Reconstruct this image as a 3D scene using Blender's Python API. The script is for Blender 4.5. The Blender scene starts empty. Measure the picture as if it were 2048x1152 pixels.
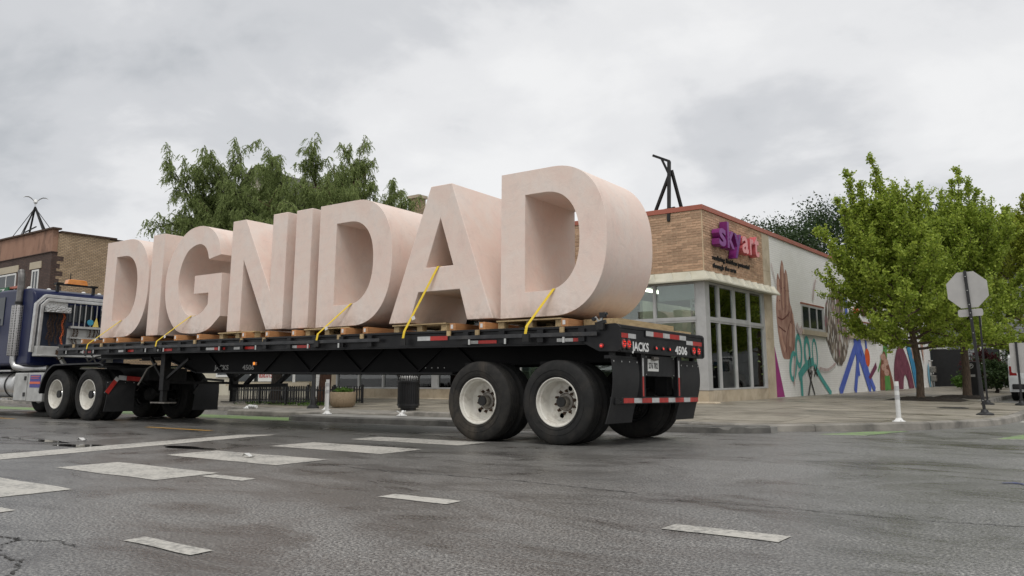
import bpy, bmesh, math, random
import numpy as np
from mathutils import Matrix, Vector
from mathutils.geometry import tessellate_polygon
R = math.radians
S = bpy.context.scene
C = S.collection
random.seed(7); rng = np.random.default_rng(7)

# ------------------------------------------------------------------ camera, sky, sun, exposure
cam = bpy.data.objects.new('camera', bpy.data.cameras.new('camera')); C.objects.link(cam)
yaw, pit, rol = 0.6346, 0.1566, -0.0051
fwd = Vector((-math.sin(yaw)*math.cos(pit), math.cos(yaw)*math.cos(pit), math.sin(pit)))
r0 = Vector((math.cos(yaw), math.sin(yaw), 0)); u0 = r0.cross(fwd)
ri = r0*math.cos(rol)+u0*math.sin(rol); up = -r0*math.sin(rol)+u0*math.cos(rol)
mw = Matrix((ri, up, -fwd)).transposed().to_4x4(); mw.translation = (5.741, -8.7035, 0.8417)
cam.matrix_world = mw
cam.data.sensor_width = 36; cam.data.lens = 28.846; cam.data.shift_y = -0.03986
cam.data.clip_start = .05; cam.data.clip_end = 3000
S.camera = cam

W = bpy.data.worlds.new('World'); S.world = W; W.use_nodes = True
nt = W.node_tree; nt.nodes.clear()
def nd(t, typ, **kw):
    n = t.nodes.new(typ)
    for k, v in kw.items(): setattr(n, k, v)
    return n
SKYX, SKYY = 15.42, 2.30
SUN_EL, SUN_AZ = R(60), R(142)      # azimuth measured clockwise from +Y
out = nd(nt, 'ShaderNodeOutputWorld'); bg1 = nd(nt, 'ShaderNodeBackground'); bg2 = nd(nt, 'ShaderNodeBackground')
sky = nd(nt, 'ShaderNodeTexSky', sky_type='NISHITA', sun_disc=False, sun_elevation=SUN_EL, sun_rotation=SUN_AZ)
nt.links.new(sky.outputs[0], bg1.inputs[0]); bg1.inputs[1].default_value = .12
geo = nd(nt, 'ShaderNodeTexCoord'); sep = nd(nt, 'ShaderNodeSeparateXYZ'); nt.links.new(geo.outputs['Generated'], sep.inputs[0])
def mth(t, op, a, b=None, clamp=False):
    n = nd(t, 'ShaderNodeMath', operation=op); n.use_clamp = clamp
    for i, v in enumerate((a, b)):
        if v is None: continue
        if isinstance(v, (int, float)): n.inputs[i].default_value = v
        else: t.links.new(v, n.inputs[i])
    return n.outputs[0]
zz = mth(nt, 'ADD', mth(nt, 'MAXIMUM', sep.outputs[2], 0.0), .32)
cmb = nd(nt, 'ShaderNodeCombineXYZ')
nt.links.new(mth(nt, 'DIVIDE', sep.outputs[0], zz), cmb.inputs[0]); nt.links.new(mth(nt, 'DIVIDE', sep.outputs[1], zz), cmb.inputs[1])
def noise(t, vec, scale, detail=6, rough=.55, dist=0, lac=2):
    n = nd(t, 'ShaderNodeTexNoise'); n.inputs['Scale'].default_value = scale; n.inputs['Detail'].default_value = detail
    n.inputs['Roughness'].default_value = rough; n.inputs['Distortion'].default_value = dist
    if vec is not None: t.links.new(vec, n.inputs['Vector'])
    return n.outputs['Fac']
def ramp(t, fac, stops, interp='LINEAR'):
    n = nd(t, 'ShaderNodeValToRGB'); n.color_ramp.interpolation = interp
    e = n.color_ramp.elements
    while len(e) < len(stops): e.new(.5)
    for i, (p, c) in enumerate(stops):
        e[i].position = p; e[i].color = (*c, 1) if len(c) == 3 else c
    t.links.new(fac, n.inputs[0]); return n.outputs[0]
mpw = nd(nt, 'ShaderNodeMapping'); mpw.inputs['Location'].default_value = (SKYX, SKYY, 0); nt.links.new(cmb.outputs[0], mpw.inputs[0]); skv = mpw.outputs[0]
n1 = noise(nt, skv, .85, 7, .52, .35); n2 = noise(nt, skv, 2.6, 7, .55, .3)
cl = mth(nt, 'ADD', mth(nt, 'MULTIPLY', n1, .70), mth(nt, 'MULTIPLY', n2, .30))
col = ramp(nt, cl, [(.34, (.50, .52, .545)), (.42, (.66, .67, .69)), (.49, (.83, .832, .84)), (.56, (.91, .91, .91)), (.68, (.95, .95, .945))], 'EASE')
nt.links.new(col, bg2.inputs[0]); bg2.inputs[1].default_value = 1.0
mx = nd(nt, 'ShaderNodeMixShader'); mx.inputs[0].default_value = .95
nt.links.new(bg1.outputs[0], mx.inputs[1]); nt.links.new(bg2.outputs[0], mx.inputs[2]); nt.links.new(mx.outputs[0], out.inputs[0])
sl = bpy.data.lights.new('sun', 'SUN'); sl.energy = 1.5; sl.angle = R(28); sl.color = (1, .97, .93)
so = bpy.data.objects.new('sun', sl); C.objects.link(so)
sdir = Vector((math.sin(SUN_AZ)*math.cos(SUN_EL), math.cos(SUN_AZ)*math.cos(SUN_EL), math.sin(SUN_EL)))
so.rotation_euler = sdir.to_track_quat('Z', 'Y').to_euler(); so.location = (0, -10, 40)
S.view_settings.view_transform = 'Standard'; S.view_settings.look = 'None'; S.view_settings.exposure = 0.0; S.view_settings.gamma = 1

# ------------------------------------------------------------------ materials
MATS = {}
def newmat(name):
    m = bpy.data.materials.new(name); m.use_nodes = True; t = m.node_tree
    b = t.nodes['Principled BSDF']; MATS[name] = m
    return m, t, b
def coords(t, scale=None, kind='Object'):
    tc = nd(t, 'ShaderNodeTexCoord'); v = tc.outputs[kind]
    if scale is not None:
        mp = nd(t, 'ShaderNodeMapping'); mp.inputs['Scale'].default_value = scale; t.links.new(v, mp.inputs[0]); v = mp.outputs[0]
    return v
def bump(t, b, h, strength, dist=.01):
    n = nd(t, 'ShaderNodeBump'); n.inputs['Strength'].default_value = strength; n.inputs['Distance'].default_value = dist
    t.links.new(h, n.inputs['Height']); t.links.new(n.outputs[0], b.inputs['Normal'])
def mixc(t, fac, a, b_, mode='MIX'):
    n = nd(t, 'ShaderNodeMix', data_type='RGBA', blend_type=mode)
    if isinstance(fac, (int, float)): n.inputs[0].default_value = fac
    else: t.links.new(fac, n.inputs[0])
    for i, v in ((6, a), (7, b_)):
        if isinstance(v, tuple): n.inputs[i].default_value = (*v, 1)
        else: t.links.new(v, n.inputs[i])
    return n.outputs[2]
def mat(name, c1, c2=None, scale=4, rough=.6, rough2=None, metal=0, bmp=0, bscale=60, spec=.5, stretch=None, coat=0, emit=0, dirt=None, dscale=1.3, island=0, lo=.35, hi=.65, objvar=0):
    m, t, b = newmat(name); v = coords(t, stretch)
    b.inputs['Roughness'].default_value = rough; b.inputs['Metallic'].default_value = metal
    b.inputs['Specular IOR Level'].default_value = spec; b.inputs['Coat Weight'].default_value = coat
    if c2 is None: c2 = tuple(min(1, x*1.12+.004) for x in c1)
    f = noise(t, v, scale, 7, .6)
    c = ramp(t, f, [(lo, c1), (hi, c2)])
    if dirt:
        d = ramp(t, noise(t, v, dscale, 9, .65, .6), [(.5, (0, 0, 0)), (.72, (1, 1, 1))])
        c = mixc(t, mth(t, 'MULTIPLY', d, dirt[3] if len(dirt) > 3 else .5), c, tuple(dirt[:3]))
    if island or objvar:
        if island: src = nd(t, 'ShaderNodeNewGeometry').outputs['Random Per Island']; amt = island
        else: src = nd(t, 'ShaderNodeObjectInfo').outputs['Random']; amt = objvar
        h = nd(t, 'ShaderNodeHueSaturation'); t.links.new(c, h.inputs['Color'])
        t.links.new(mth(t, 'ADD', mth(t, 'MULTIPLY', src, 2*amt), 1-amt), h.inputs['Value'])
        c = h.outputs[0]
    t.links.new(c, b.inputs['Base Color'])
    if rough2 is not None:
        rr_ = nd(t, 'ShaderNodeMapRange'); rr_.inputs[3].default_value = rough; rr_.inputs[4].default_value = rough2
        rr_.inputs[1].default_value = .35; rr_.inputs[2].default_value = .65
        t.links.new(noise(t, v, scale*1.7, 5), rr_.inputs[0]); t.links.new(rr_.outputs[0], b.inputs['Roughness'])
    if bmp: bump(t, b, noise(t, v, bscale, 6, .6), bmp)
    if emit: b.inputs['Emission Color'].default_value = (*c1, 1); b.inputs['Emission Strength'].default_value = emit
    return m

# asphalt: aggregate grain, worn lanes, damp streaks that change gloss
m, t, b = newmat('asphalt'); v = coords(t)
big = noise(t, coords(t, (.22, .55, 1)), 1.0, 6, .6, .8)
grain = noise(t, v, 62, 2, .6); grain2 = noise(t, v, 21, 3, .6); grain3 = noise(t, v, 150, 1, .5)
wet = ramp(t, noise(t, coords(t, (.42, .70, 1)), 1.0, 9, .68, 1.3), [(.44, (0, 0, 0)), (.58, (1, 1, 1))])
damp = ramp(t, noise(t, coords(t, (.75, 1.9, 1)), 1.0, 6, .6, 1.0), [(.50, (0, 0, 0)), (.66, (1, 1, 1))])
base = ramp(t, big, [(.3, (.098, .097, .093)), (.7, (.155, .152, .145))])
g1 = ramp(t, grain, [(.38, (.20, .19, .18)), (.50, (1, 1, 1)), (.62, (2.1, 2.07, 2.0))])
c = mixc(t, 1.0, base, g1, 'MULTIPLY')
c = mixc(t, 1.0, c, ramp(t, grain3, [(.35, (.6, .6, .6)), (.65, (1.4, 1.4, 1.4))]), 'MULTIPLY')
c = mixc(t, 1.0, c, ramp(t, grain2, [(.35, (.80, .80, .80)), (.65, (1.18, 1.18, 1.18))]), 'MULTIPLY')
w_ = mth(t, 'MULTIPLY', wet, damp)
c = mixc(t, mth(t, 'MULTIPLY', wet, .34), c, (.036, .029, .025))
c = mixc(t, mth(t, 'MULTIPLY', w_, .50), c, (.018, .015, .013))
t.links.new(c, b.inputs['Base Color'])
t.links.new(ramp(t, mth(t, 'ADD', mth(t, 'MULTIPLY', wet, .5), mth(t, 'MULTIPLY', w_, .5)), [(0, (.42,)*3), (1, (.18,)*3)]), b.inputs['Roughness'])
bump(t, b, mth(t, 'ADD', grain, mth(t, 'MULTIPLY', grain2, .5)), .5, .006)
b.inputs['Specular IOR Level'].default_value = .9

# worn thermoplastic paint
def paint(name, col, wear=(.11, .11, .105), amt=.85):
    m, t, b = newmat(name); v = coords(t)
    f = noise(t, v, 22, 7, .7); f2 = noise(t, v, 2.2, 6, .6)
    w = ramp(t, mth(t, 'ADD', mth(t, 'MULTIPLY', f, .6), mth(t, 'MULTIPLY', f2, .4)), [(.47, (0, 0, 0)), (.62, (amt,)*3)])
    c = mixc(t, w, mixc(t, f2, tuple(x*.82 for x in col), col), wear)
    t.links.new(c, b.inputs['Base Color']); b.inputs['Roughness'].default_value = .6
    bump(t, b, noise(t, v, 90, 3), .3, .004)
paint('paint_white', (.52, .50, .45)); paint('paint_green', (.20, .31, .11), amt=.95); paint('paint_yellow', (.55, .30, .05), amt=.9); paint('paint_blue', (.02, .04, .22))

m, t, b = newmat('concrete'); v = coords(t)
c = ramp(t, noise(t, v, 1.4, 8, .62, .4), [(.34, (.20, .178, .140)), (.66, (.31, .28, .225))])
c = mixc(t, 1.0, c, ramp(t, noise(t, v, 55, 3, .6), [(.35, (.82, .82, .82)), (.65, (1.15, 1.15, 1.15))]), 'MULTIPLY')
dm = ramp(t, noise(t, coords(t, (.35, .8, 1)), 1.0, 8, .66, 1.4), [(.48, (0, 0, 0)), (.60, (1, 1, 1))])
c = mixc(t, mth(t, 'MULTIPLY', dm, .62), c, (.085, .070, .048))
c = mixc(t, ramp(t, noise(t, v, 5, 7, .7, 1), [(.62, (0, 0, 0)), (.70, (.5, .5, .5))]), c, (.10, .09, .075))
oi = nd(t, 'ShaderNodeObjectInfo'); hs = nd(t, 'ShaderNodeHueSaturation'); t.links.new(c, hs.inputs['Color']); t.links.new(mth(t, 'ADD', mth(t, 'MULTIPLY', oi.outputs['Random'], .2), .9), hs.inputs['Value']); t.links.new(hs.outputs[0], b.inputs['Base Color'])
t.links.new(ramp(t, dm, [(0, (.75,)*3), (1, (.28,)*3)]), b.inputs['Roughness']); bump(t, b, noise(t, v, 70, 5), .3, .006)
mat('concrete_joint', (.05, .047, .04))
mat('kerb', (.17, .16, .14), (.30, .28, .245), 2.5, .8, bmp=.5, bscale=45, dirt=(.05, .048, .042, .8), dscale=1.7, objvar=.12)
mat('kerb_shaded', (.08, .077, .07), (.15, .145, .13), 2.5, .8, bmp=.5, bscale=45, dirt=(.03, .03, .027, .8), dscale=1.7)  # darker kerb copy: shade on the island front put into the colour
mat('kerb_top', (.20, .195, .18), (.30, .29, .265), 1.5, .7, bmp=.4, bscale=60, dirt=(.08, .078, .07, .7))
mat('mulch', (.012, .009, .007), (.035, .024, .016), 30, .95, bmp=1, bscale=60)
m, t, b = newmat('water'); b.inputs['Base Color'].default_value = (.012, .011, .011, 1); b.inputs['Roughness'].default_value = .06
bump(t, b, noise(t, coords(t), 6, 3), .05)

# pink stucco
m, t, b = newmat('pink_stucco'); v = coords(t)
a = noise(t, v, 1.6, 9, .68, .7); a2 = noise(t, v, 7, 9, .7, .9); a3 = noise(t, coords(t, (1, 1, .35)), 3.2, 8, .7, .5)
c = ramp(t, a, [(.34, (.75, .58, .505)), (.5, (.76, .622, .545)), (.66, (.755, .655, .59))])
c = mixc(t, ramp(t, a2, [(.50, (0, 0, 0)), (.72, (.42, .42, .42))]), c, (.60, .515, .47))
c = mixc(t, ramp(t, a3, [(.58, (0, 0, 0)), (.75, (.38, .38, .38))]), c, (.52, .40, .345))
c = mixc(t, ramp(t, noise(t, v, 9, 9, .78, 2.2), [(.61, (0, 0, 0)), (.70, (.40, .40, .40))]), c, (.47, .38, .335))
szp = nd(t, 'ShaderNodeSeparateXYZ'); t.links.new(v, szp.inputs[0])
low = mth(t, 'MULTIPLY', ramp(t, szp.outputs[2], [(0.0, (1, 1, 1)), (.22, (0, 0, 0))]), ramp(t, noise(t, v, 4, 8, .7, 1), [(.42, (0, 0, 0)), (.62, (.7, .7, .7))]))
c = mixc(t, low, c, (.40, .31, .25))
oi = nd(t, 'ShaderNodeObjectInfo'); hs = nd(t, 'ShaderNodeHueSaturation'); t.links.new(c, hs.inputs['Color'])
t.links.new(mth(t, 'ADD', mth(t, 'MULTIPLY', oi.outputs['Random'], .08), .96), hs.inputs['Value']); t.links.new(hs.outputs[0], b.inputs['Base Color'])
b.inputs['Roughness'].default_value = .72; b.inputs['Specular IOR Level'].default_value = .3
sp_ = nd(t, 'ShaderNodeSeparateXYZ'); t.links.new(v, sp_.inputs[0])
bump(t, b, mth(t, 'ADD', noise(t, v, 6, 8, .62, .8), mth(t, 'MULTIPLY', noise(t, v, 60, 4), .15)), .20, .03)

# lumber, truck, metal
mat('lumber', (.42, .18, .065), (.58, .29, .12), 5, .7, stretch=(9, 1, 9), bmp=.25, bscale=40, objvar=.22)
mat('pallet_wood', (.34, .24, .12), (.50, .37, .20), 5, .75, stretch=(8, 1, 8), bmp=.25, bscale=40, objvar=.2)
mat('paper', (.62, .60, .58)); 
mat('trailer_black', (.005, .005, .006), (.011, .011, .012), 3, .5, .38, bmp=.08, bscale=30, spec=.32, dirt=(.035, .032, .028, .3), dscale=2.5)
mat('trailer_web', (.003, .003, .0035), (.006, .006, .0065), 3, .6, spec=.2, dirt=(.014, .013, .012, .3), dscale=1.5)
mat('rub_rail', (.022, .023, .025), (.05, .05, .052), 6, .5, .38, metal=.3, dirt=(.12, .10, .08, .4), dscale=4)
mat('rubber', (.011, .011, .011), (.020, .0195, .0185), 9, .75, bmp=.2, bscale=70, spec=.3, dirt=(.055, .048, .040, .55), dscale=2.2)
mat('rubber_flap', (.014, .014, .015), (.022, .022, .022), 4, .6, spec=.3, dirt=(.06, .056, .05, .35))
mat('rim_white', (.58, .56, .50), (.68, .66, .60), 6, .42, dirt=(.22, .17, .12, .55), dscale=7)
mat('hub_grey', (.16, .15, .135), (.28, .26, .23), 18, .5, metal=.5, dirt=(.06, .04, .025, .7), dscale=9)
mat('stack_metal', (.12, .115, .11), (.22, .21, .20), 6, .4, metal=.6, dirt=(.06, .05, .045, .6), dscale=4); mat('rubber_dusty', (.016, .0155, .015), (.03, .028, .025), 9, .8, spec=.25, bmp=.2, bscale=70, dirt=(.10, .082, .062, .8), dscale=1.6)
mat('rust_and_gap_shade', (.035, .022, .014), (.09, .05, .03), 18, .85)  # rust for nuts and coping; on the hub gap ring it paints shade
mat('red_tape', (.36, .015, .012), (.46, .03, .02), 14, .35, dirt=(.12, .02, .015, .5)); mat('white_tape', (.42, .42, .41), (.52, .52, .51), 14, .4, dirt=(.20, .19, .17, .6))
mat('red_lens', (.30, .006, .006), (.36, .01, .01), 20, .15, coat=1); mat('red_lit', (1, .05, .03), emit=.9); mat('amber_lit', (1, .32, .04), emit=1.2)
mat('amber', (.62, .19, .01), (.72, .25, .02), 8, .18, coat=.8); mat('stencil_white', (.62, .62, .60), (.72, .72, .70), 12, .55)
mat('stencil_grey', (.34, .34, .33), (.44, .44, .42), 12, .6)
mat('plate', (.66, .66, .62), (.70, .70, .66), 12, .4); mat('black_ink', (.008, .008, .009))
mat('strap_yellow', (.74, .50, .02), (.80, .58, .04), 20, .6, bmp=.1)
mat('truck_blue', (.002, .006, .040), (.003, .008, .050), 2, .4, spec=.3, coat=.12); mat('truck_blue_dull', (.010, .016, .034), (.014, .022, .042), 5, .5)
mat('aluminium', (.50, .50, .49), (.62, .62, .61), 8, .32, .45, metal=.9, bmp=.04, dirt=(.30, .29, .27, .5), dscale=3)
mat('aluminium_dull', (.40, .40, .385), (.52, .52, .50), 5, .5, metal=.55, dirt=(.25, .235, .21, .6), dscale=2.5)
mat('chrome', (.62, .62, .62), (.70, .70, .70), 5, .12, metal=1); mat('chain', (.055, .035, .022), (.10, .06, .04), 25, .6, metal=.6); mat('chain_orange', (.55, .11, .02))
mat('steel_dark', (.014, .014, .015), (.03, .029, .027), 8, .5, metal=.3, spec=.35); mat('cab_glass', (.02, .025, .03), rough=.06)
mat('sticker_blue', (.06, .055, .22)); mat('sticker_red', (.55, .12, .06)); mat('blue_bit', (.03, .24, .36)); mat('yellow_bit', (.65, .5, .12))
m, t, b = newmat('perforated'); v = coords(t)
vo = nd(t, 'ShaderNodeTexVoronoi'); vo.inputs['Scale'].default_value = 26; vo.inputs['Randomness'].default_value = .15; t.links.new(v, vo.inputs['Vector'])
t.links.new(ramp(t, vo.outputs['Distance'], [(.30, (.015, .015, .015)), (.40, (.42, .41, .40))]), b.inputs['Base Color']); b.inputs['Metallic'].default_value = .7; b.inputs['Roughness'].default_value = .35
m, t, b = newmat('tread_plate'); v = coords(t)
vo = nd(t, 'ShaderNodeTexVoronoi'); vo.inputs['Scale'].default_value = 28; t.links.new(v, vo.inputs['Vector'])
b.inputs['Base Color'].default_value = (.5, .5, .49, 1); b.inputs['Metallic'].default_value = .8; b.inputs['Roughness'].default_value = .4; bump(t, b, vo.outputs['Distance'], .8, .02)

# building fabrics
mat('brick_face', (.38, .225, .14), (.55, .37, .245), 7, .85, bmp=.4, bscale=60, objvar=.24, lo=.3, hi=.7, dirt=(.30, .15, .09, .4), dscale=2.2)
mat('brick_face_isl', (.38, .225, .14), (.55, .37, .245), 7, .85, bmp=.4, bscale=60, island=.24, lo=.3, hi=.7, dirt=(.30, .15, .09, .4), dscale=2.2)
mat('mortar', (.56, .44, .29), (.64, .51, .345), 12, .95, bmp=.4)
mat('coping_red', (.36, .105, .065), (.42, .13, .085), 1.2, .45, dirt=(.25, .08, .05, .4))
mat('canopy', (.46, .44, .345), (.56, .54, .44), 1.2, .5, dirt=(.30, .28, .20, .5), dscale=1.5); mat('limestone', (.40, .33, .235), (.53, .45, .335), 1.8, .85, bmp=.3, dirt=(.20, .15, .10, .65), dscale=1.1, objvar=.08)
mat('window_frame', (.42, .42, .41), (.50, .50, .49), 3, .45, metal=.2); mat('interior_wall', (.42, .46, .38), (.50, .54, .45)); mat('interior_dark', (.14, .16, .13), (.20, .22, .18)); mat('interior_floor', (.22, .21, .19)); mat('ceiling', (.35, .35, .33))
mat('tube_light', (1, .98, .86), emit=5); mat('blind', (.40, .43, .43), (.46, .49, .49), 2)
mat('pot', (.35, .16, .09)); mat('cardboard', (.35, .22, .12), (.42, .28, .16)); mat('bin_blue', (.04, .07, .2)); mat('bin_red', (.3, .03, .03)); mat('bag_white', (.6, .6, .58))
mat('sign_purple', (.24, .075, .27), (.27, .09, .30), 2, .4); mat('sign_purple_deep', (.16, .045, .21), (.18, .055, .24), 2, .4); mat('sign_pink', (.74, .33, .34), (.80, .38, .39), 2, .4); mat('sign_purple_side', (.16, .012, .13), (.20, .02, .16), 2, .4); mat('sign_pink_side', (.50, .09, .10), (.56, .12, .13), 2, .4)
m, t, b = newmat('glass'); t.nodes.remove(b)
tr = nd(t, 'ShaderNodeBsdfTransparent'); tr.inputs[0].default_value = (.84, .90, .86, 1); gl = nd(t, 'ShaderNodeBsdfGlossy'); gl.inputs['Roughness'].default_value = .01; gl.inputs[0].default_value = (.95, .97, .97, 1)
fr = nd(t, 'ShaderNodeFresnel'); fr.inputs[0].default_value = 1.65; ms = nd(t, 'ShaderNodeMixShader')
t.links.new(mth(t, 'ADD', mth(t, 'MULTIPLY', fr.outputs[0], 1.15), .03, True), ms.inputs[0]); t.links.new(tr.outputs[0], ms.inputs[1]); t.links.new(gl.outputs[0], ms.inputs[2]); t.links.new(ms.outputs[0], t.nodes['Material Output'].inputs[0])

def brickmat(name, c1, c2, mortar, bw, bh, ms=.012, stain=None, bmpd=.01, var=.78):
    m, t, b = newmat(name); v = coords(t); sp = nd(t, 'ShaderNodeSeparateXYZ'); t.links.new(v, sp.inputs[0]); cb = nd(t, 'ShaderNodeCombineXYZ')
    t.links.new(mth(t, 'ADD', sp.outputs[0], sp.outputs[1]), cb.inputs[0]); t.links.new(sp.outputs[2], cb.inputs[1])
    br = nd(t, 'ShaderNodeTexBrick'); t.links.new(cb.outputs[0], br.inputs['Vector'])
    br.inputs['Scale'].default_value = 1; br.inputs['Brick Width'].default_value = bw; br.inputs['Row Height'].default_value = bh; br.inputs['Mortar Size'].default_value = ms
    br.inputs['Color1'].default_value = (*c1, 1); br.inputs['Color2'].default_value = (*c2, 1); br.inputs['Mortar'].default_value = (*mortar, 1); br.inputs['Bias'].default_value = -.1; br.inputs['Mortar Smooth'].default_value = .3
    c = mixc(t, 1.0, br.outputs['Color'], ramp(t, noise(t, v, 1.1, 8, .65, .5), [(.3, (var, var*.985, var*.97)), (.7, (2-var-.07, 2-var-.075, 2-var-.08))]), 'MULTIPLY')
    if stain: c = mixc(t, ramp(t, noise(t, coords(t, (1, 1, .35)), .9, 9, .7, .8), [(.56, (0, 0, 0)), (.75, (stain[3],)*3)]), c, tuple(stain[:3]))
    t.links.new(c, b.inputs['Base Color']); b.inputs['Roughness'].default_value = .85
    bump(t, b, mth(t, 'SUBTRACT', 1.0, br.outputs['Fac']), .8, bmpd)
brickmat('brick_tan', (.40, .285, .17), (.53, .39, .25), (.20, .155, .11), .22, .085, .018, (.16, .10, .06, .5))
brickmat('brick_brown', (.075, .042, .033), (.11, .065, .05), (.05, .04, .035), .22, .085, .016)
brickmat('brick_orange', (.36, .16, .075), (.45, .22, .11), (.30, .22, .14), .22, .075, .012)
brickmat('brick_white', (.83, .825, .80), (.87, .865, .84), (.74, .735, .71), .305, .0733, .008, (.66, .61, .57, .25), bmpd=.004, var=.93)
mat('stucco_brown', (.27, .15, .10), (.36, .21, .145), .8, .9, bmp=.2, dirt=(.075, .045, .033, .95), dscale=.5, stretch=(1.6, 1, .5), lo=.3, hi=.7)
mat('siding', (.50, .46, .36), (.57, .53, .42), 1.5, .7); mat('siding_grey', (.20, .21, .21), (.27, .28, .28), 1.5, .7); mat('roof_shingle', (.06, .058, .056), (.11, .105, .10), 8, .9, bmp=.5); mat('trim_white', (.62, .62, .60)); mat('dark_window', (.025, .03, .032), rough=.08)
mat('lintel', (.42, .36, .26)); mat('sign_green', (.015, .11, .045)); mat('banner', (.52, .54, .36), (.60, .62, .44), 1.2); mat('banner_yellow', (.72, .56, .02)); mat('iron', (.008, .008, .009), (.014, .014, .015), 6, .45)
mat('aggregate', (.16, .11, .065), (.42, .33, .22), 55, .9, bmp=1, bscale=60, lo=.40, hi=.62); mat('post_white', (.66, .66, .64), (.72, .72, .70), 5, .45, dirt=(.40, .39, .36, .5)); mat('post_band', (.42, .42, .42), rough=.3)
mat('sign_back', (.40, .39, .375), (.47, .46, .44), 2.5, .5, metal=.25, stretch=(1, 6, 1)); mat('pole_black', (.010, .010, .011), (.018, .018, .019), 6, .5); mat('bolt', (.5, .5, .48), metal=.8, rough=.3)
mat('car_white', (.58, .59, .60), rough=.2, coat=1); mat('car_dark', (.015, .015, .016)); mat('gull_white', (.66, .66, .64)); mat('gull_grey', (.25, .26, .27))
mat('bark', (.06, .042, .03), (.14, .10, .07), 6, .95, stretch=(6, 6, 1.2), bmp=1, bscale=14); mat('bark_dark', (.022, .017, .013), (.05, .038, .03), 6, .95, stretch=(6, 6, 1.2), bmp=1, bscale=14); mat('bark_red', (.06, .028, .018), (.14, .075, .05), 6, .95, stretch=(6, 6, 1.2), bmp=1, bscale=14)
def leafmat(name, c1, c2, trans=.35):
    m, t, b = newmat(name); g = nd(t, 'ShaderNodeNewGeometry')
    f = mth(t, 'ADD', mth(t, 'MULTIPLY', g.outputs['Random Per Island'], .6), mth(t, 'MULTIPLY', noise(t, coords(t), 1.4, 4), .4))
    c = ramp(t, f, [(.2, c1), (.8, c2)]); t.links.new(c, b.inputs['Base Color']); b.inputs['Roughness'].default_value = .55; b.inputs['Specular IOR Level'].default_value = .3
    tl_ = nd(t, 'ShaderNodeBsdfTranslucent'); t.links.new(c, tl_.inputs[0]); ms = nd(t, 'ShaderNodeMixShader'); ms.inputs[0].default_value = trans
    t.links.new(b.outputs[0], ms.inputs[1]); t.links.new(tl_.outputs[0], ms.inputs[2]); t.links.new(ms.outputs[0], t.nodes['Material Output'].inputs[0])
leafmat('leaf_ginkgo', (.17, .25, .026), (.45, .54, .09), .45); leafmat('leaf_locust', (.17, .22, .075), (.34, .41, .16), .5); leafmat('leaf_dark', (.022, .045, .014), (.055, .09, .028), .25); leafmat('leaf_red', (.05, .012, .014), (.11, .03, .03)); leafmat('leaf_grass', (.05, .11, .015), (.13, .24, .04)); leafmat('leaf_yellow', (.20, .26, .02), (.34, .38, .05))
# mural paints
mat('mural_teal', (.07, .36, .32), (.10, .42, .38), 3, .7); mat('mural_blue', (.055, .10, .46), (.09, .15, .52), 3, .7); mat('mural_magenta', (.28, .025, .16), (.33, .035, .20), 3, .7); mat('mural_black', (.02, .018, .016)); mat('mural_orange', (.66, .09, .01)); mat('mural_plum', (.15, .02, .065)); mat('mural_cyan', (.03, .22, .42), (.05, .28, .48), 3); mat('mural_green', (.07, .28, .05), (.12, .36, .08), 3); mat('mural_brown', (.16, .045, .022), (.30, .11, .06), 3.5, .7); mat('mural_ltblue', (.22, .45, .58)); mat('mural_skin', (.46, .26, .19), (.58, .36, .28), 3, .7)
mat('mural_crease', (.13, .035, .025)); mat('mural_smear', (.50, .36, .34), (.60, .52, .50), 6)
mat('mural_hand', (.24, .105, .075), (.54, .34, .27), 1.3, .75, stretch=(1, 1.6, .8), dirt=(.20, .06, .04, .5), dscale=2.0, lo=.35, hi=.65)
mat('mural_wine', (.10, .008, .03), (.26, .07, .11), 4, .75, stretch=(1, 4, .7), lo=.42, hi=.62)
m, t, b = newmat('mural_flecks'); v = coords(t, (1, 5.5, 2.2))
vo = nd(t, 'ShaderNodeTexVoronoi'); vo.inputs['Scale'].default_value = 1.6; t.links.new(v, vo.inputs['Vector'])
sc = nd(t, 'ShaderNodeSeparateColor'); t.links.new(vo.outputs['Color'], sc.inputs[0])
c = ramp(t, sc.outputs[0], [(0, (.10, .075, .055)), (.25, (.30, .24, .18)), (.5, (.46, .41, .34)), (.75, (.60, .58, .54)), (.9, (.30, .14, .16))], 'CONSTANT')
c = mixc(t, ramp(t, vo.outputs['Distance'], [(.50, (0, 0, 0)), (.85, (1, 1, 1))]), c, (.12, .09, .07)); t.links.new(c, b.inputs['Base Color']); b.inputs['Roughness'].default_value = .8

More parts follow.
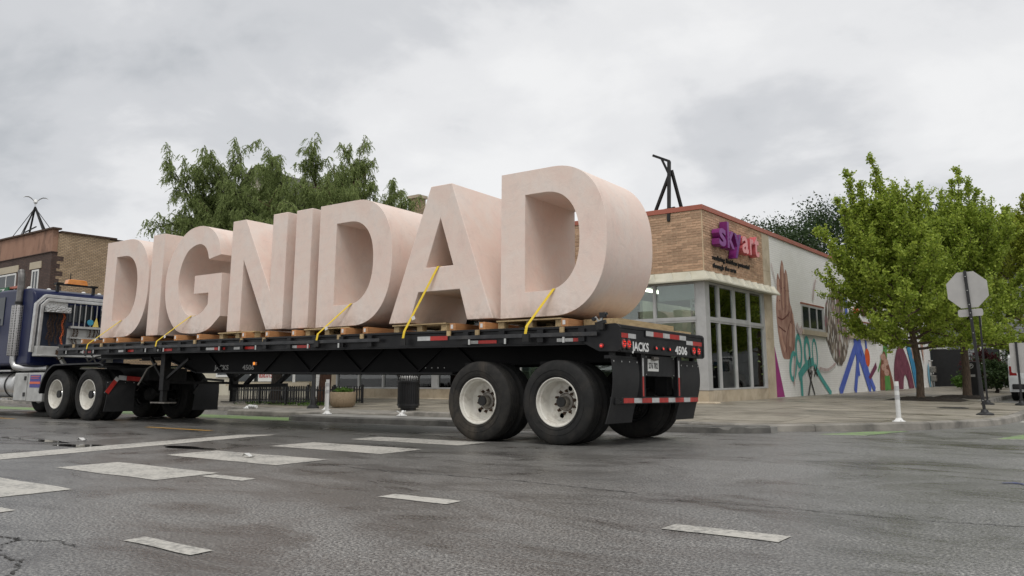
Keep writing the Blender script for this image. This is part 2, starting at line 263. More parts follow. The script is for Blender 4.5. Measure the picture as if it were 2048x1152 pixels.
# ------------------------------------------------------------------ mesh helpers
class MB:
    def __init__(s, org=(0, 0, 0)): s.V = []; s.F = []; s.o = Vector(org)
    def add(s, V, F):
        k = len(s.V); s.V += [tuple(v) for v in V]; s.F += [tuple(i+k for i in f) for f in F]; return s
    def box(s, x0, x1, y0, y1, z0, z1, sh=None):
        V = [(x, y, z) for z in (z0, z1) for y in (y0, y1) for x in (x0, x1)]
        if sh: V = [sh(*v) for v in V]
        return s.add(V, [(0, 2, 3, 1), (4, 5, 7, 6), (0, 1, 5, 4), (2, 6, 7, 3), (0, 4, 6, 2), (1, 3, 7, 5)])
    def bar(s, a, b, w, h=None, upv=(0, 0, 1)):
        a, b = Vector(a), Vector(b); d = (b-a).normalized(); u = Vector(upv)
        if abs(d.dot(u)) > .98: u = Vector((1, 0, 0))
        r = d.cross(u).normalized(); u = r.cross(d); h = h or w
        V = [p+r*(i*w/2)+u*(j*h/2) for p in (a, b) for i, j in ((-1, -1), (1, -1), (1, 1), (-1, 1))]
        return s.add(V, [(3, 2, 1, 0), (4, 5, 6, 7), (0, 1, 5, 4), (1, 2, 6, 5), (2, 3, 7, 6), (3, 0, 4, 7)])
    def tube(s, pts, rad, n=8, cap=True):
        pts = [Vector(p) for p in pts]; rad = rad if isinstance(rad, (list, tuple)) else [rad]*len(pts)
        d0 = (pts[1]-pts[0]).normalized(); u = Vector((0, 0, 1)) if abs(d0.z) < .9 else Vector((1, 0, 0)); V = []; F = []
        for i, p in enumerate(pts):
            d = (pts[min(i+1, len(pts)-1)]-pts[max(i-1, 0)]).normalized(); r = d.cross(u).normalized(); u = r.cross(d).normalized()
            V += [p+(r*math.cos(2*math.pi*k/n)+u*math.sin(2*math.pi*k/n))*rad[i] for k in range(n)]
        for i in range(len(pts)-1):
            F += [(i*n+k, i*n+(k+1) % n, (i+1)*n+(k+1) % n, (i+1)*n+k) for k in range(n)]
        if cap: F += [tuple(range(n))[::-1], tuple(range((len(pts)-1)*n, len(pts)*n))]
        return s.add(V, F)
    def lathe(s, prof, axis='z', c=(0, 0, 0), n=48, a0=0, a1=2*math.pi):
        full = abs(a1-a0-2*math.pi) < 1e-6; m_ = n if full else n+1; V = []; F = []
        for r, h in prof:
            for k in range(m_):
                a = a0+(a1-a0)*k/n; x, y = r*math.cos(a), r*math.sin(a)
                V.append({'z': (c[0]+x, c[1]+y, c[2]+h), 'y': (c[0]+x, c[1]+h, c[2]+y), 'x': (c[0]+h, c[1]+x, c[2]+y)}[axis])
        for i in range(len(prof)-1):
            for k in range(n if full else n):
                j = (k+1) % m_ if full else k+1
                F.append((i*m_+k, i*m_+j, (i+1)*m_+j, (i+1)*m_+k))
        return s.add(V, F)
    def prism(s, poly, h, f, holes=()):
        """polygon (+holes) in 2D; f(u,v,w) maps to 3D; thickness w in 0..h"""
        loops = [list(poly)]+[list(x) for x in holes]; flat = [p for l in loops for p in l]; n = len(flat)
        tri = tessellate_polygon([[Vector((p[0], p[1], 0)) for p in l] for l in loops])
        V = [f(p[0], p[1], 0) for p in flat]+[f(p[0], p[1], h) for p in flat]; F = []
        for a, b_, c_ in tri: F += [(a, b_, c_), (c_+n, b_+n, a+n)]
        k = 0
        for l in loops:
            m_ = len(l)
            for i in range(m_): j = (i+1) % m_; F.append((k+i, k+j, k+j+n, k+i+n))
            k += m_
        return s.add(V, F)
    def flat(s, poly, f, holes=()):
        loops = [list(poly)]+[list(x) for x in holes]; flat = [p for l in loops for p in l]
        tri = tessellate_polygon([[Vector((p[0], p[1], 0)) for p in l] for l in loops])
        return s.add([f(*p) for p in flat], [tuple(x) for x in tri])
    def build(s, name, mat_, parent=None, smooth=None, bevel=0, recalc=True, seg=2):
        me = bpy.data.meshes.new(name); me.from_pydata([tuple(Vector(v)-s.o) for v in s.V], [], s.F)
        if recalc:
            bm = bmesh.new(); bm.from_mesh(me); bmesh.ops.recalc_face_normals(bm, faces=bm.faces); bm.to_mesh(me); bm.free()
        o = bpy.data.objects.new(name, me); C.objects.link(o); me.materials.append(MATS[mat_])
        if smooth:
            me.polygons.foreach_set('use_smooth', [True]*len(me.polygons)); me.set_sharp_from_angle(angle=R(smooth))
        if bevel:
            md = o.modifiers.new('bevel', 'BEVEL'); md.width = bevel; md.segments = seg; md.limit_method = 'ANGLE'; md.angle_limit = R(35)
            if smooth: md.harden_normals = True
        if parent: o.parent = parent
        else: o.location = s.o
        return o
def tag(o, label=None, cat=None, group=None, kind=None):
    for k, v in (('label', label), ('category', cat), ('group', group), ('kind', kind)):
        if v: o[k] = v
    return o
def thing(name, label, cat, loc=(0, 0, 0), rot=(0, 0, 0), group=None):
    o = bpy.data.objects.new(name, None); C.objects.link(o); o.location = loc; o.rotation_euler = rot; o.empty_display_size = .2
    return tag(o, label, cat, group)
def copy_tree(o, parent=None):
    c_ = o.copy(); C.objects.link(c_); c_.parent = parent
    for ch in list(o.children): copy_tree(ch, c_)
    return c_
def smooth_path(pts, n=8, closed=False):
    P = [np.array(p, float) for p in pts]; out = []; m_ = len(P)
    for i in range(m_ if closed else m_-1):
        if closed: a, b_, c_, d = P[i-1], P[i], P[(i+1) % m_], P[(i+2) % m_]
        else: a, b_, c_, d = P[max(i-1, 0)], P[i], P[i+1], P[min(i+2, m_-1)]
        for k in range(n):
            t_ = k/n; out.append(.5*((2*b_)+(-a+c_)*t_+(2*a-5*b_+4*c_-d)*t_**2+(-a+3*b_-3*c_+d)*t_**3))
    if not closed: out.append(P[-1])
    return [tuple(x) for x in out]
def text_mesh(s, size=1, bold=0, extrude=0.0, xs=1.0, align='LEFT', space=1.0):
    cu = bpy.data.curves.new('t', 'FONT'); cu.body = s; cu.size = size; cu.offset = bold; cu.extrude = extrude; cu.align_x = align; cu.resolution_u = 3; cu.space_character = space
    ob = bpy.data.objects.new('t', cu); C.objects.link(ob); dg = bpy.context.evaluated_depsgraph_get(); me = bpy.data.meshes.new_from_object(ob.evaluated_get(dg))
    V = [(v.co.x*xs, v.co.y, v.co.z) for v in me.vertices]; F = [tuple(p.vertices) for p in me.polygons]
    bpy.data.objects.remove(ob); bpy.data.meshes.remove(me); bpy.data.curves.remove(cu); return V, F
def text_fit(s, u0_, u1_, v0, h, f, mb, bold=0, extrude=0.0):
    """text fitted between u0 and u1 with cap height h, baseline v0; f(u,v,w) -> 3D"""
    V, F = text_mesh(s, 1, bold, extrude); xs = [v[0] for v in V]; ys = [v[1] for v in V]; a, b_ = min(xs), max(xs); kh = h/.70
    mb.add([f(u0_+(v[0]-a)/(b_-a)*(u1_-u0_), v0+v[1]*kh, v[2]) for v in V], F)
def sup(cx, cy, rx, ry, a0, a1, n, e=2.3):
    o = []
    for i in range(n+1):
        a = a0+(a1-a0)*i/n; ca, sa = math.cos(a), math.sin(a)
        o.append((cx+rx*math.copysign(abs(ca)**(2/e), ca), cy+ry*math.copysign(abs(sa)**(2/e), sa)))
    return o

# ------------------------------------------------------------------ ground
def rz(y):
    if y <= 0: return 0
    if y <= 2.6: return -.019*y
    if y <= 3.3: return -.0494-(y-2.6)/.7*.0606
    return -.11
def clampf(a): return max(0., min(1., a))
def sz(x, y): return .12*min(clampf((y-6.0)/6.5), clampf((3.7-x)/7.0))
ys = [-400, -80, -30, -12, -6, -2, 0, 1.3, 2.6, 2.95, 3.3, 6, 12, 30, 80, 500]; xs = [-500, -150, -60, -30, -15, -8, -4, 0, 4, 8, 16, 40, 120, 400]
mb = MB(); mb.add([(x, y, rz(y)) for y in ys for x in xs], [(j*len(xs)+i, j*len(xs)+i+1, (j+1)*len(xs)+i+1, (j+1)*len(xs)+i) for j in range(len(ys)-1) for i in range(len(xs)-1)])
road = tag(mb.build('road', 'asphalt'), kind='structure')
def strip(poly, mat_, name, h=.004, n=1):
    """painted shape on the road, cut finely along y so it follows the camber"""
    mb = MB(); P = [(float(a), float(b_)) for a, b_ in poly]
    mb.add([(x, y, rz(y)+h) for x, y in P], [tuple(range(len(P)))]); return mb.build(name, mat_, road, recalc=False)
def rough_rect(x0, x1, y0, y1, j=.012, step=.25):
    out_ = []
    for (a, b_) in (((x0, y0), (x1, y0)), ((x1, y0), (x1, y1)), ((x1, y1), (x0, y1)), ((x0, y1), (x0, y0))):
        L = math.dist(a, b_); k = max(1, int(L/step))
        for i in range(k): out_.append((a[0]+(b_[0]-a[0])*i/k+random.uniform(-j, j), a[1]+(b_[1]-a[1])*i/k+random.uniform(-j, j)))
    return out_
for y0, y1 in ((-.71, -.14), (-2.05, -1.35), (-3.46, -2.80), (-4.78, -4.16), (-6.03, -5.45)):
    strip(rough_rect(-2.92 if y0 > -4 else -2.6, -.98 if y0 > -4 else -.86, y0, y1), 'paint_white', 'crosswalk_bar')
strip(rough_rect(-2.92, -1.0, .62, 1.22), 'paint_white', 'crosswalk_bar'); strip(rough_rect(-2.92, -1.0, 1.95, 2.5), 'paint_white', 'crosswalk_bar')
strip([(-5.02, -1.0), (-4.55, -.68), (-3.92, -4.72), (-3.1, -10), (-3.7, -10), (-4.62, -4.46)][::-1], 'paint_white', 'stop_line')
for x0, x1, y0, y1 in ((1.43, 2.05, -6.30, -6.18), (1.38, 2.01, -4.40, -4.23), (3.59, 4.24, -4.39, -4.21), (-.80, -.22, -4.40, -4.25), (-.75, -.12, -6.30, -6.18)):
    strip(rough_rect(x0, x1, y0, y1, .008, .12), 'paint_white', 'lane_dash')
strip(rough_rect(-8.15, -6.25, -.71, -.60, .006), 'paint_yellow', 'centre_line'); strip(rough_rect(-20, -13.5, -.64, -.53, .006), 'paint_yellow', 'centre_line')
strip([(-40, 2.95), (-11.5, 2.95), (-9.4, 3.38), (-9.8, 4.4), (-40, 4.35)], 'paint_green', 'bike_lane_paint', .005)
strip([(1.66, 5.22), (2.36, 5.36), (2.72, 6.75), (2.45, 6.60), (2.15, 6.28)], 'paint_green', 'bike_lane_paint', .005); strip([(1.55, 5.14), (2.38, 5.29), (2.36, 5.36), (1.62, 5.20)], 'paint_white', 'bike_lane_edge', .005)
strip([(4.13, 5.61), (6.0, 5.75), (6.0, 7.0), (4.36, 6.85)], 'paint_green', 'bike_lane_paint', .005); strip([(4.05, 5.52), (6.0, 5.66), (6.0, 5.74), (4.08, 5.60)], 'paint_white', 'bike_lane_edge', .005)
strip([(3.98, 10.6), (5.5, 10.6), (5.5, 11.3), (3.98, 11.3)], 'paint_white', 'crosswalk_bar', .005)
mb = MB(); mb.add([(4.89+.42*u+.05*math.sin(9*u), -1.12+.05*math.sin(14*u)+w, .005) for u in np.linspace(0, 1, 14) for w in (-.022, .022)], [(2*i, 2*i+2, 2*i+3, 2*i+1) for i in range(13)])
mb.add([(4.95+.3*u, -1.06+.04*math.cos(11*u)+w, .006) for u in np.linspace(0, 1, 12) for w in (-.016, .016)], [(2*i, 2*i+2, 2*i+3, 2*i+1) for i in range(11)]); mb.build('utility_mark', 'paint_blue', road, recalc=False)
def crack(pts, w, name='crack', m_='black_ink'):
    P = smooth_path(pts, 14); V = []
    for x, y in P:
        jx, jy = random.gauss(0, .012), random.gauss(0, .012); ww = w*random.uniform(.3, 1.2); V += [(x+jx, y+jy-ww/2, rz(y)+.003), (x+jx, y+jy+ww/2, rz(y)+.003)]
    MB().add(V, [(2*i, 2*i+2, 2*i+3, 2*i+1) for i in range(len(P)-1)]).build(name, m_, road, recalc=False)
mat('crack', (.025, .024, .023), (.06, .058, .055), 40, .9)
crack([(-1.0, -3.1), (.3, -3.2), (1.2, -3.12), (2.2, -3.15), (2.8, -3.2)], .016, m_='crack'); crack([(3.1, -3.36), (3.8, -3.28), (4.5, -3.3), (5.2, -3.2), (6, -3.25)], .013, m_='crack'); crack([(.4, -6.75), (.78, -6.63), (.93, -6.6), (1.0, -6.7), (1.2, -6.82), (1.5, -6.85), (1.8, -7.0), (2.2, -7.2)], .018, m_='crack'); crack([(1.0, -6.6), (1.15, -6.5), (1.4, -6.52)], .012, m_='crack')
def blob(cx, cy, rx, ry, name, m_, h, parent, n=36, rot=0, j=.25, zf=rz):
    ph = [random.uniform(0, 6.28) for _ in range(4)]; P = []
    for k in range(n):
        a = 2*math.pi*k/n; r = 1+j*(math.sin(2*a+ph[0])*.5+math.sin(3*a+ph[1])*.4+math.sin(5*a+ph[2])*.3); x, y = rx*r*math.cos(a), ry*r*math.sin(a)
        P.append((cx+x*math.cos(rot)-y*math.sin(rot), cy+x*math.sin(rot)+y*math.cos(rot)))
    return MB().add([(x, y, zf(y) + h if zf is rz else zf(x, y)+h) for x, y in P], [tuple(range(n))]).build(name, m_, parent, recalc=False)
for a in ((-5.0, -3.35, .55, .16, .05), (-6.6, -3.2, .9, .10, .02), (-3.6, -2.75, .5, .12, .1)):
    tag(blob(*a[:4], 'puddle', 'water', .003, None, rot=a[4], j=.35), kind='structure')

# sidewalk, kerbs, traffic island
kerb_path = smooth_path([(-60, 6.3), (-30, 6.3), (-14, 6.3), (-5, 6.3), (-1.8, 5.75), (.3, 5.45), (1.1, 5.72), (2.0, 6.44), (2.53, 6.93), (3.03, 7.72), (3.45, 8.67), (3.69, 9.37), (3.88, 11.0), (3.9, 14), (3.85, 18.0), (3.4, 19.2), (2.5, 20.0), (2.1, 21.2), (2.05, 26), (2.0, 60)], 10)
def offset(path, d):
    o = []
    for i, p in enumerate(path):
        a = np.array(path[max(i-1, 0)]); b_ = np.array(path[min(i+1, len(path)-1)]); t_ = (b_-a)/np.linalg.norm(b_-a); o.append((p[0]-t_[1]*d, p[1]+t_[0]*d))
    return o
def resample(path, step):
    P = [np.array(p) for p in path]; o = [tuple(P[0])]; acc = 0
    for a, b_ in zip(P, P[1:]):
        L = np.linalg.norm(b_-a); d = step-acc
        while d <= L: o.append(tuple(a+(b_-a)*d/L)); d += step
        acc = (acc+L) % step
    return o
inner = offset(kerb_path, .16)
region = inner+[(-3.33, 60), (-3.33, 12.535), (-60, 12.535)]
def clip(poly, x0, x1, y0, y1):
    for ax, lim, sg in ((0, x0, 1), (0, x1, -1), (1, y0, 1), (1, y1, -1)):
        o = []
        for i in range(len(poly)):
            a, b_ = poly[i-1], poly[i]; ia, ib = (a[ax]-lim)*sg >= 0, (b_[ax]-lim)*sg >= 0
            if ia != ib: t_ = (lim-a[ax])/(b_[ax]-a[ax]); o.append((a[0]+(b_[0]-a[0])*t_, a[1]+(b_[1]-a[1])*t_))
            if ib: o.append(b_)
        poly = o
        if len(poly) < 3: return []
    return poly
def area(p): return .5*sum(p[i-1][0]*p[i][1]-p[i][0]*p[i-1][1] for i in range(len(p)))
base = MB(); sidewalk = None; cells = []
pits = [(-.35, 1.75, 19.1, 21.0), (.35, 1.95, 22.8, 24.3)]
gx = [-60, -45, -36, -30]+list(np.arange(-28.2, 6, 1.52)); gy = list(np.arange(5.0, 12.5, 1.52))+[12.535]+list(np.arange(14.05, 46, 1.52))+[60]
for i in range(len(gx)-1):
    for j in range(len(gy)-1):
        p = clip(region, gx[i], gx[i+1], gy[j], gy[j+1])
        if len(p) >= 3 and abs(area(p)) > .01:
            q = []
            for v in p:
                if not q or math.dist(v, q[-1]) > .004: q.append(v)
            base.add([(x, y, sz(x, y)-.012) for x, y in q], [tuple(range(len(q)))]); cells.append(q)
sidewalk = tag(base.build('sidewalk', 'concrete_joint'), kind='structure')
for q in cells:
    cx_, cy_ = sum(v[0] for v in q)/len(q), sum(v[1] for v in q)/len(q)
    xs_ = [v[0] for v in q]; ys_ = [v[1] for v in q]; w_, h_ = max(xs_)-min(xs_), max(ys_)-min(ys_)
    if w_ < .05 or h_ < .05: continue
    j = random.uniform(-.003, .003); mb = MB(); top = [(cx_+(x-cx_)*(1-.014/w_), cy_+(y-cy_)*(1-.014/h_)) for x, y in q]; n = len(q)
    mb.add([(x, y, sz(x, y)+j) for x, y in top]+[(x, y, sz(x, y)-.05) for x, y in top], [tuple(range(n))]+[(i, (i+1) % n, n+(i+1) % n, n+i) for i in range(n)]); mb.build('slab', 'concrete', sidewalk, recalc=True)
def kerb_stones(path, name, m_, parent, ztop, zbot, w, step=2.2):
    P = resample(path, .22); k = int(step/.22); Q = offset(P, w)
    for s0 in range(0, len(P)-1, k):
        idx = range(s0, min(s0+k, len(P)-1)+1); V = []; F = []
        for n_, i in enumerate(idx):
            p, q = np.array(P[i]), np.array(Q[i])
            if n_ == 0: d = (np.array(P[i+1])-p)*.03; p = p+d; q = q+d
            zt = ztop(*p)+random.uniform(-.003, .003); lo = zbot(*p)
            pf = p+(p-q)/np.linalg.norm(p-q)*.02
            V += [(*pf, lo), (*p, zt-.02), (*(p+(q-p)*.15), zt), (*q, zt+.004), (*q, lo)]
        m_n = len(idx)
        for i in range(m_n-1): F += [(5*i+a, 5*i+a+1, 5*i+a+6, 5*i+a+5) for a in range(4)]
        F += [tuple(range(5)), tuple(range(5*(m_n-1), 5*m_n))]
        MB().add(V, F).build(name, m_, parent)
kerb_stones(kerb_path, 'kerb_stone', 'kerb', sidewalk, lambda x, y: sz(x, y)+.004, lambda x, y: rz(y)-.02, .165)
isl_front = smooth_path([(-9.75, 3.75), (-9.5, 3.55), (-8.45, 3.5), (-7.25, 3.54), (-5, 3.73), (-3.6, 3.85), (-.1, 4.57), (.5, 4.82), (.98, 5.2)], 8)
island_poly = isl_front+[(.95, 5.32), (.5, 5.25), (-.2, 5.1), (-2.2, 4.95), (-4.7, 4.85), (-7, 4.85), (-9.4, 4.8), (-9.8, 4.5), (-9.85, 4.0)]
mb = MB(); mb.prism(island_poly, .12, lambda u, v_, w: (u, v_, rz(v_)-.02+w)); isl = tag(mb.build('traffic_island', 'kerb_top', bevel=.02), kind='structure')
kerb_stones(isl_front, 'kerb_stone', 'kerb_shaded', isl, lambda x, y: .006, lambda x, y: -.13, .17, 2.6)
mb = MB(); mb.prism([(-13.7, 4.95), (-13.6, 4.72), (-12, 4.62), (-10.6, 4.75), (-9.4, 5.1), (-8.2, 5.6), (-8.2, 6.5), (-13.2, 6.5), (-13.7, 5.6)], .14, lambda u, v_, w: (u, v_, rz(v_)-.02+w)); tag(mb.build('kerb_extension', 'kerb', bevel=.03), kind='structure')
for (x0, x1, y0, y1) in pits:
    V = []; F = []; n = 16
    for i in range(n+1):
        for j in range(n+1):
            x, y = x0+(x1-x0)*i/n, y0+(y1-y0)*j/n; e = min(i, n-i, j, n-j)/n; V.append((x+random.uniform(-.03, .03), y+random.uniform(-.03, .03), sz(x, y)+.008+.10*min(1, e*5)*random.uniform(.5, 1)))
    F = [(i*(n+1)+j, (i+1)*(n+1)+j, (i+1)*(n+1)+j+1, i*(n+1)+j+1) for i in range(n) for j in range(n)]
    tag(MB().add(V, F).build('mulch_bed', 'mulch'), 'dark bark mulch heaped around street tree trunk', 'mulch', kind='stuff')
for p in ((2.3, 14.2, .42, .30), (1.5, 12.6, .7, .2), (2.6, 12.3, .5, .25), (-.5, 11.0, .9, .15)):
    pass
mat('manhole', (.04, .038, .034), (.08, .075, .065), 10, .5, bmp=.6, bscale=40)
mb = MB(); mb.lathe([(0, .012), (.33, .012), (.36, .006), (.36, 0)], 'z', (2.26, 14.3, sz(2.26, 14.3)+.004), 28)
for k in range(-4, 5): mb.box(2.26-.25, 2.26+.25, 14.3+k*.06-.012, 14.3+k*.06+.012, sz(2.26, 14.3)+.016, sz(2.26, 14.3)+.022)
tag(mb.build('manhole_cover', 'manhole'), 'round dark manhole cover set in the damp sidewalk', 'manhole cover')
# ------------------------------------------------------------------ corner building with the sign and mural
BX, BY, RT = -3.33, 12.535, 5.574
BW = (BX, BY, .12)
corner = thing('corner_building', 'low tan brick corner building with white mural side wall', 'building', BW)
def part(name, m_, parent=corner, org=BW, fn=None, **kw):
    mb = MB(org); fn(mb); return mb.build(name, m_, parent, **kw)
# backing walls
front = part('front_wall', 'mortar', fn=lambda q: q.box(-19.0, BX+.006, BY-.006, BY+.30, 3.70, 5.435))
side = part('side_wall', 'mortar', fn=lambda q: q.box(BX-.30, BX+.006, BY+.301, 17.26, 3.70, 5.435))
white = part('mural_wall', 'brick_white', fn=lambda q: q.box(BX-.30, BX, 17.93, 44.9, .0, 5.44))
part('back_wall', 'brick_white', fn=lambda q: (q.box(-19.0, BX-.3, 44.6, 44.9, 0, 5.44), q.box(-19.3, -19.0, BY+.02, 44.9, 0, 5.44)))
part('roof', 'roof_shingle', fn=lambda q: q.box(-19.0, BX-.31, BY+.31, 44.6, 5.0, 5.2))
part('pilaster', 'limestone', fn=lambda q: (q.box(BX-.3, BX+.02, 17.262, 17.928, .0, 2.0), q.box(BX-.3, BX+.02, 17.262, 17.928, 2.006, 4.2), q.box(BX-.3, BX+.02, 17.262, 17.928, 4.206, 5.43)))
part('coping', 'coping_red', fn=lambda q: (q.box(-19.35, BX+.05, BY-.05, BY+.34, 5.436, RT), q.box(BX-.34, BX+.05, BY+.345, 44.95, 5.436, RT)), bevel=.006)
# bricks: Norman format, laid in half bond on both faces
BL, BH, GAP = .305, .0733, .017
def brick_mesh(dx, dy, dz):
    me = MB().box(-dx/2, dx/2, -dy/2, dy/2, -dz/2, dz/2).build('brick', 'brick_face'); me_ = me.data; bpy.data.objects.remove(me); return me_
bf = brick_mesh(BL-GAP, .035, BH-GAP); bs = brick_mesh(.035, BL-GAP, BH-GAP)
bfh = brick_mesh(BL/2-GAP, .035, BH-GAP); bsh = brick_mesh(.035, BL/2-GAP, BH-GAP)
stuff_f = MB(BW); stuff_s = MB(BW); nb = 0; rows = 23; cand = []
for r in range(rows):
    z = 3.725+BH*(r+.5); k = 0; u = 0
    while BX-u > -18.9:
        L = BL/2 if (r % 2 and u == 0) else BL
        cand.append(('f', BX-u-L/2, BY+.0, z, L)); u += L
    v = .036
    while BY+v < 17.2:
        L = BL/2 if (r % 2 == 0 and v < .05) else BL
        L = min(L, 17.255-BY-v); cand.append(('s', BX, BY+v+L/2, z, L)); v += L
def near(c_): return (c_[1]-5.741)**2+(c_[2]+8.7)**2
chosen = [c_ for c_ in cand if (c_[0] == 'f' and c_[1] > -5.3)]
rest_s = sorted([c_ for c_ in cand if c_[0] == 's'], key=near); chosen_ids = set(map(id, chosen))
for c_ in rest_s:
    if len(chosen) >= 298: break
    chosen.append(c_); chosen_ids.add(id(c_))
for c_ in cand:
    k, x, y, z, L = c_; pr = random.uniform(-.005, .005)
    if id(c_) in chosen_ids and L > .1:
        me = (bf if L > .2 else bfh) if k == 'f' else (bs if L > .2 else bsh); o = bpy.data.objects.new('brick', me); C.objects.link(o)
        o.parent = front if k == 'f' else side
        o.location = Vector((x, y+pr, z) if k == 'f' else (x+pr, y, z))-Vector(BW)
        if k == 's' and .2 < L < BL-.01: o.scale.y = L/BL
    elif k == 'f': stuff_f.box(x-L/2+GAP/2, x+L/2-GAP/2, y+pr-.0175, y+.0175, z-BH/2+GAP/2, z+BH/2-GAP/2)
    else: stuff_s.box(x-.0175, x+.0175+pr, y-L/2+GAP/2, y+L/2-GAP/2, z-BH/2+GAP/2, z+BH/2-GAP/2)
tag(stuff_f.build('brick_courses', 'brick_face_isl', front), kind='stuff'); tag(stuff_s.build('brick_courses', 'brick_face_isl', side), kind='stuff')
# canopy with sloping top and gussets
def canopy(q):
    d = .30
    A = [(-19.0, BY-.01, 3.72), (BX+.01, BY-.01, 3.72), (BX+.01, 17.3, 3.72)]; B_ = [(-19.0, BY-d, 3.45), (BX+d, BY-d, 3.45), (BX+d, 17.95, 3.45)]; D_ = [(a, b_, 3.415) for a, b_, c_ in B_]; E_ = [(a, b_, 3.43) for a, b_, c_ in A]
    A[2] = (BX+.01, 17.9, 3.72); E_[2] = (BX+.01, 17.9, 3.43)
    q.add(A+B_+D_+E_, [(0, 1, 4, 3), (1, 2, 5, 4), (3, 4, 7, 6), (4, 5, 8, 7), (6, 7, 10, 9), (7, 8, 11, 10), (2, 5, 8, 11)])
cp = part('canopy', 'canopy', fn=canopy)
for i in range(28):
    x = BX-.35-.55*i
    if x < -18.8: break
    part('gusset', 'canopy', cp, fn=lambda q, x=x: q.add([(x-.05, BY-.012, 3.715), (x+.13, BY-.29, 3.455), (x-.13, BY-.29, 3.455), (x, BY-.16, 3.70), (x, BY-.29, 3.458)], [(0, 3, 1), (0, 2, 3), (3, 4, 1), (3, 2, 4)]))
for i in range(10):
    y = BY+.35+.55*i
    part('gusset', 'canopy', cp, fn=lambda q, y=y: q.add([(BX+.012, y-.05, 3.715), (BX+.29, y+.13, 3.455), (BX+.29, y-.13, 3.455), (BX+.16, y, 3.70), (BX+.29, y, 3.458)], [(0, 3, 1), (0, 2, 3), (3, 4, 1), (3, 2, 4)]))
# stone plinth blocks
for i in range(11):
    x1 = BX-.002-i*1.42; x0 = max(x1-1.41, -19.0)
    part('plinth_block', 'limestone', fn=lambda q: q.box(x0, x1, BY+.0, BY+.32, -.05, .44))
for i in range(3):
    y0 = BY+.324+i*1.47; part('plinth_block', 'limestone', fn=lambda q: q.box(BX-.32, BX+.003, y0, min(y0+1.462, 17.258), -.05, .44))
part('step_kerb', 'limestone', fn=lambda q: q.box(-19, BX+.35, BY-.35, BY-.004, -.05, .15), bevel=.03)
# window frames and panes
def wframe(name, fn, parent=corner): return part(name, 'window_frame', parent, fn=fn, bevel=.004)
part('corner_post', 'window_frame', fn=lambda q: q.box(BX-.26, BX+.012, BY-.012, BY+.30, .445, 3.43), bevel=.008)
part('end_post', 'window_frame', fn=lambda q: q.box(BX-.12, BX-.01, 17.14, 17.26, .445, 3.43))
ym = [BY+.302, 13.55, 14.73, 15.95, 17.14]
for i in range(4):
    a, b_ = ym[i], ym[i+1]
    for z0, z1 in ((.445, 2.36), (2.41, 3.43)):
        op = z0 > 2 and i in (1, 2); e = .05 if not op else .085
        fr = wframe('window_frame', lambda q: (q.box(BX-.10, BX-.02, a, a+e, z0, z1), q.box(BX-.10, BX-.02, b_-e, b_, z0, z1), q.box(BX-.10, BX-.02, a+e, b_-e, z0, z0+e), q.box(BX-.10, BX-.02, a+e, b_-e, z1-e, z1)))
        part('pane', 'glass', fr, fn=lambda q: q.box(BX-.072, BX-.066, a+e-.005, b_-e+.005, z0+e-.005, z1-e+.005))
    wframe('transom', lambda q: q.box(BX-.12, BX-.005, a, b_, 2.361, 2.409))
    if i: wframe('mullion', lambda q: q.box(BX-.12, BX-.003, a-.025, a+.025, .446, 3.429))
xm = [BX-.262, -4.87, -6.05, -7.25, -8.45, -9.65, -10.85, -12.0, -13.2, -14.35, -15.7, -16.95, -18.13]
for i in range(12):
    b_, a = xm[i], xm[i+1]
    for z0, z1 in ((.445, 2.36), (2.41, 3.43)):
        e = .05; fr = wframe('window_frame', lambda q: (q.box(a, a+e, BY+.02, BY+.10, z0, z1), q.box(b_-e, b_, BY+.02, BY+.10, z0, z1), q.box(a+e, b_-e, BY+.02, BY+.10, z0, z0+e), q.box(a+e, b_-e, BY+.02, BY+.10, z1-e, z1)))
        part('pane', 'glass', fr, fn=lambda q: q.box(a+e-.005, b_-e+.005, BY+.066, BY+.072, z0+e-.005, z1-e+.005))
    wframe('transom', lambda q: q.box(a, b_, BY+.005, BY+.12, 2.361, 2.409)); wframe('mullion', lambda q: q.box(a-.03, a+.03, BY+.003, BY+.12, .446, 3.429))
part('end_pier', 'limestone', fn=lambda q: q.box(-19.0, -18.17, BY+.01, BY+.3, .442, 3.69))
wframe('white_post', lambda q: q.box(-13.33, -13.07, BY-.02, BY+.15, .447, 3.42))
# room behind the glass
part('room_floor', 'interior_floor', fn=lambda q: q.box(-18.9, BX-.33, BY+.33, 20.5, .05, .15)); part('room_ceiling', 'ceiling', fn=lambda q: q.box(-18.9, BX-.33, BY+.12, 20.5, 3.44, 3.5))
part('room_wall', 'interior_wall', fn=lambda q: (q.box(-18.9, BX-.33, 20.3, 20.5, .15, 3.44), q.box(-9.9, -9.8, BY+.9, 20.3, .15, 3.44)))
part('partition', 'interior_wall', fn=lambda q: q.box(-6.4, -6.3, 14.6, 20.3, .15, 3.2)); part('partition', 'interior_dark', fn=lambda q: q.box(-18.5, -10.5, 16.5, 16.6, .15, 3.0))
part('roller_blind', 'blind', fn=lambda q: q.box(-4.80, -3.68, BY+.16, BY+.17, 2.95, 3.42)); part('roller_blind', 'blind', fn=lambda q: q.box(-14.3, -13.3, BY+.2, BY+.21, 1.1, 3.42))
for (x, y) in ((-4.6, 14.2), (-4.6, 16.4), (-5.6, 14.2), (-5.6, 18.0), (-8.5, 14.5), (-12, 14.4), (-15, 14.4)):
    tag(part('ceiling_tube_light', 'tube_light', None, (0, 0, 0), fn=lambda q: q.box(x-.06, x+.06, y-.75, y+.75, 3.36, 3.42)), 'lit fluorescent tube on the ceiling behind the shop glass', 'ceiling light', 'tube lights inside the corner building')
shelf = thing('perforated_rack', 'pale perforated metal rack standing inside the glass corner', 'rack', (-3.78, BY+.28, .15))
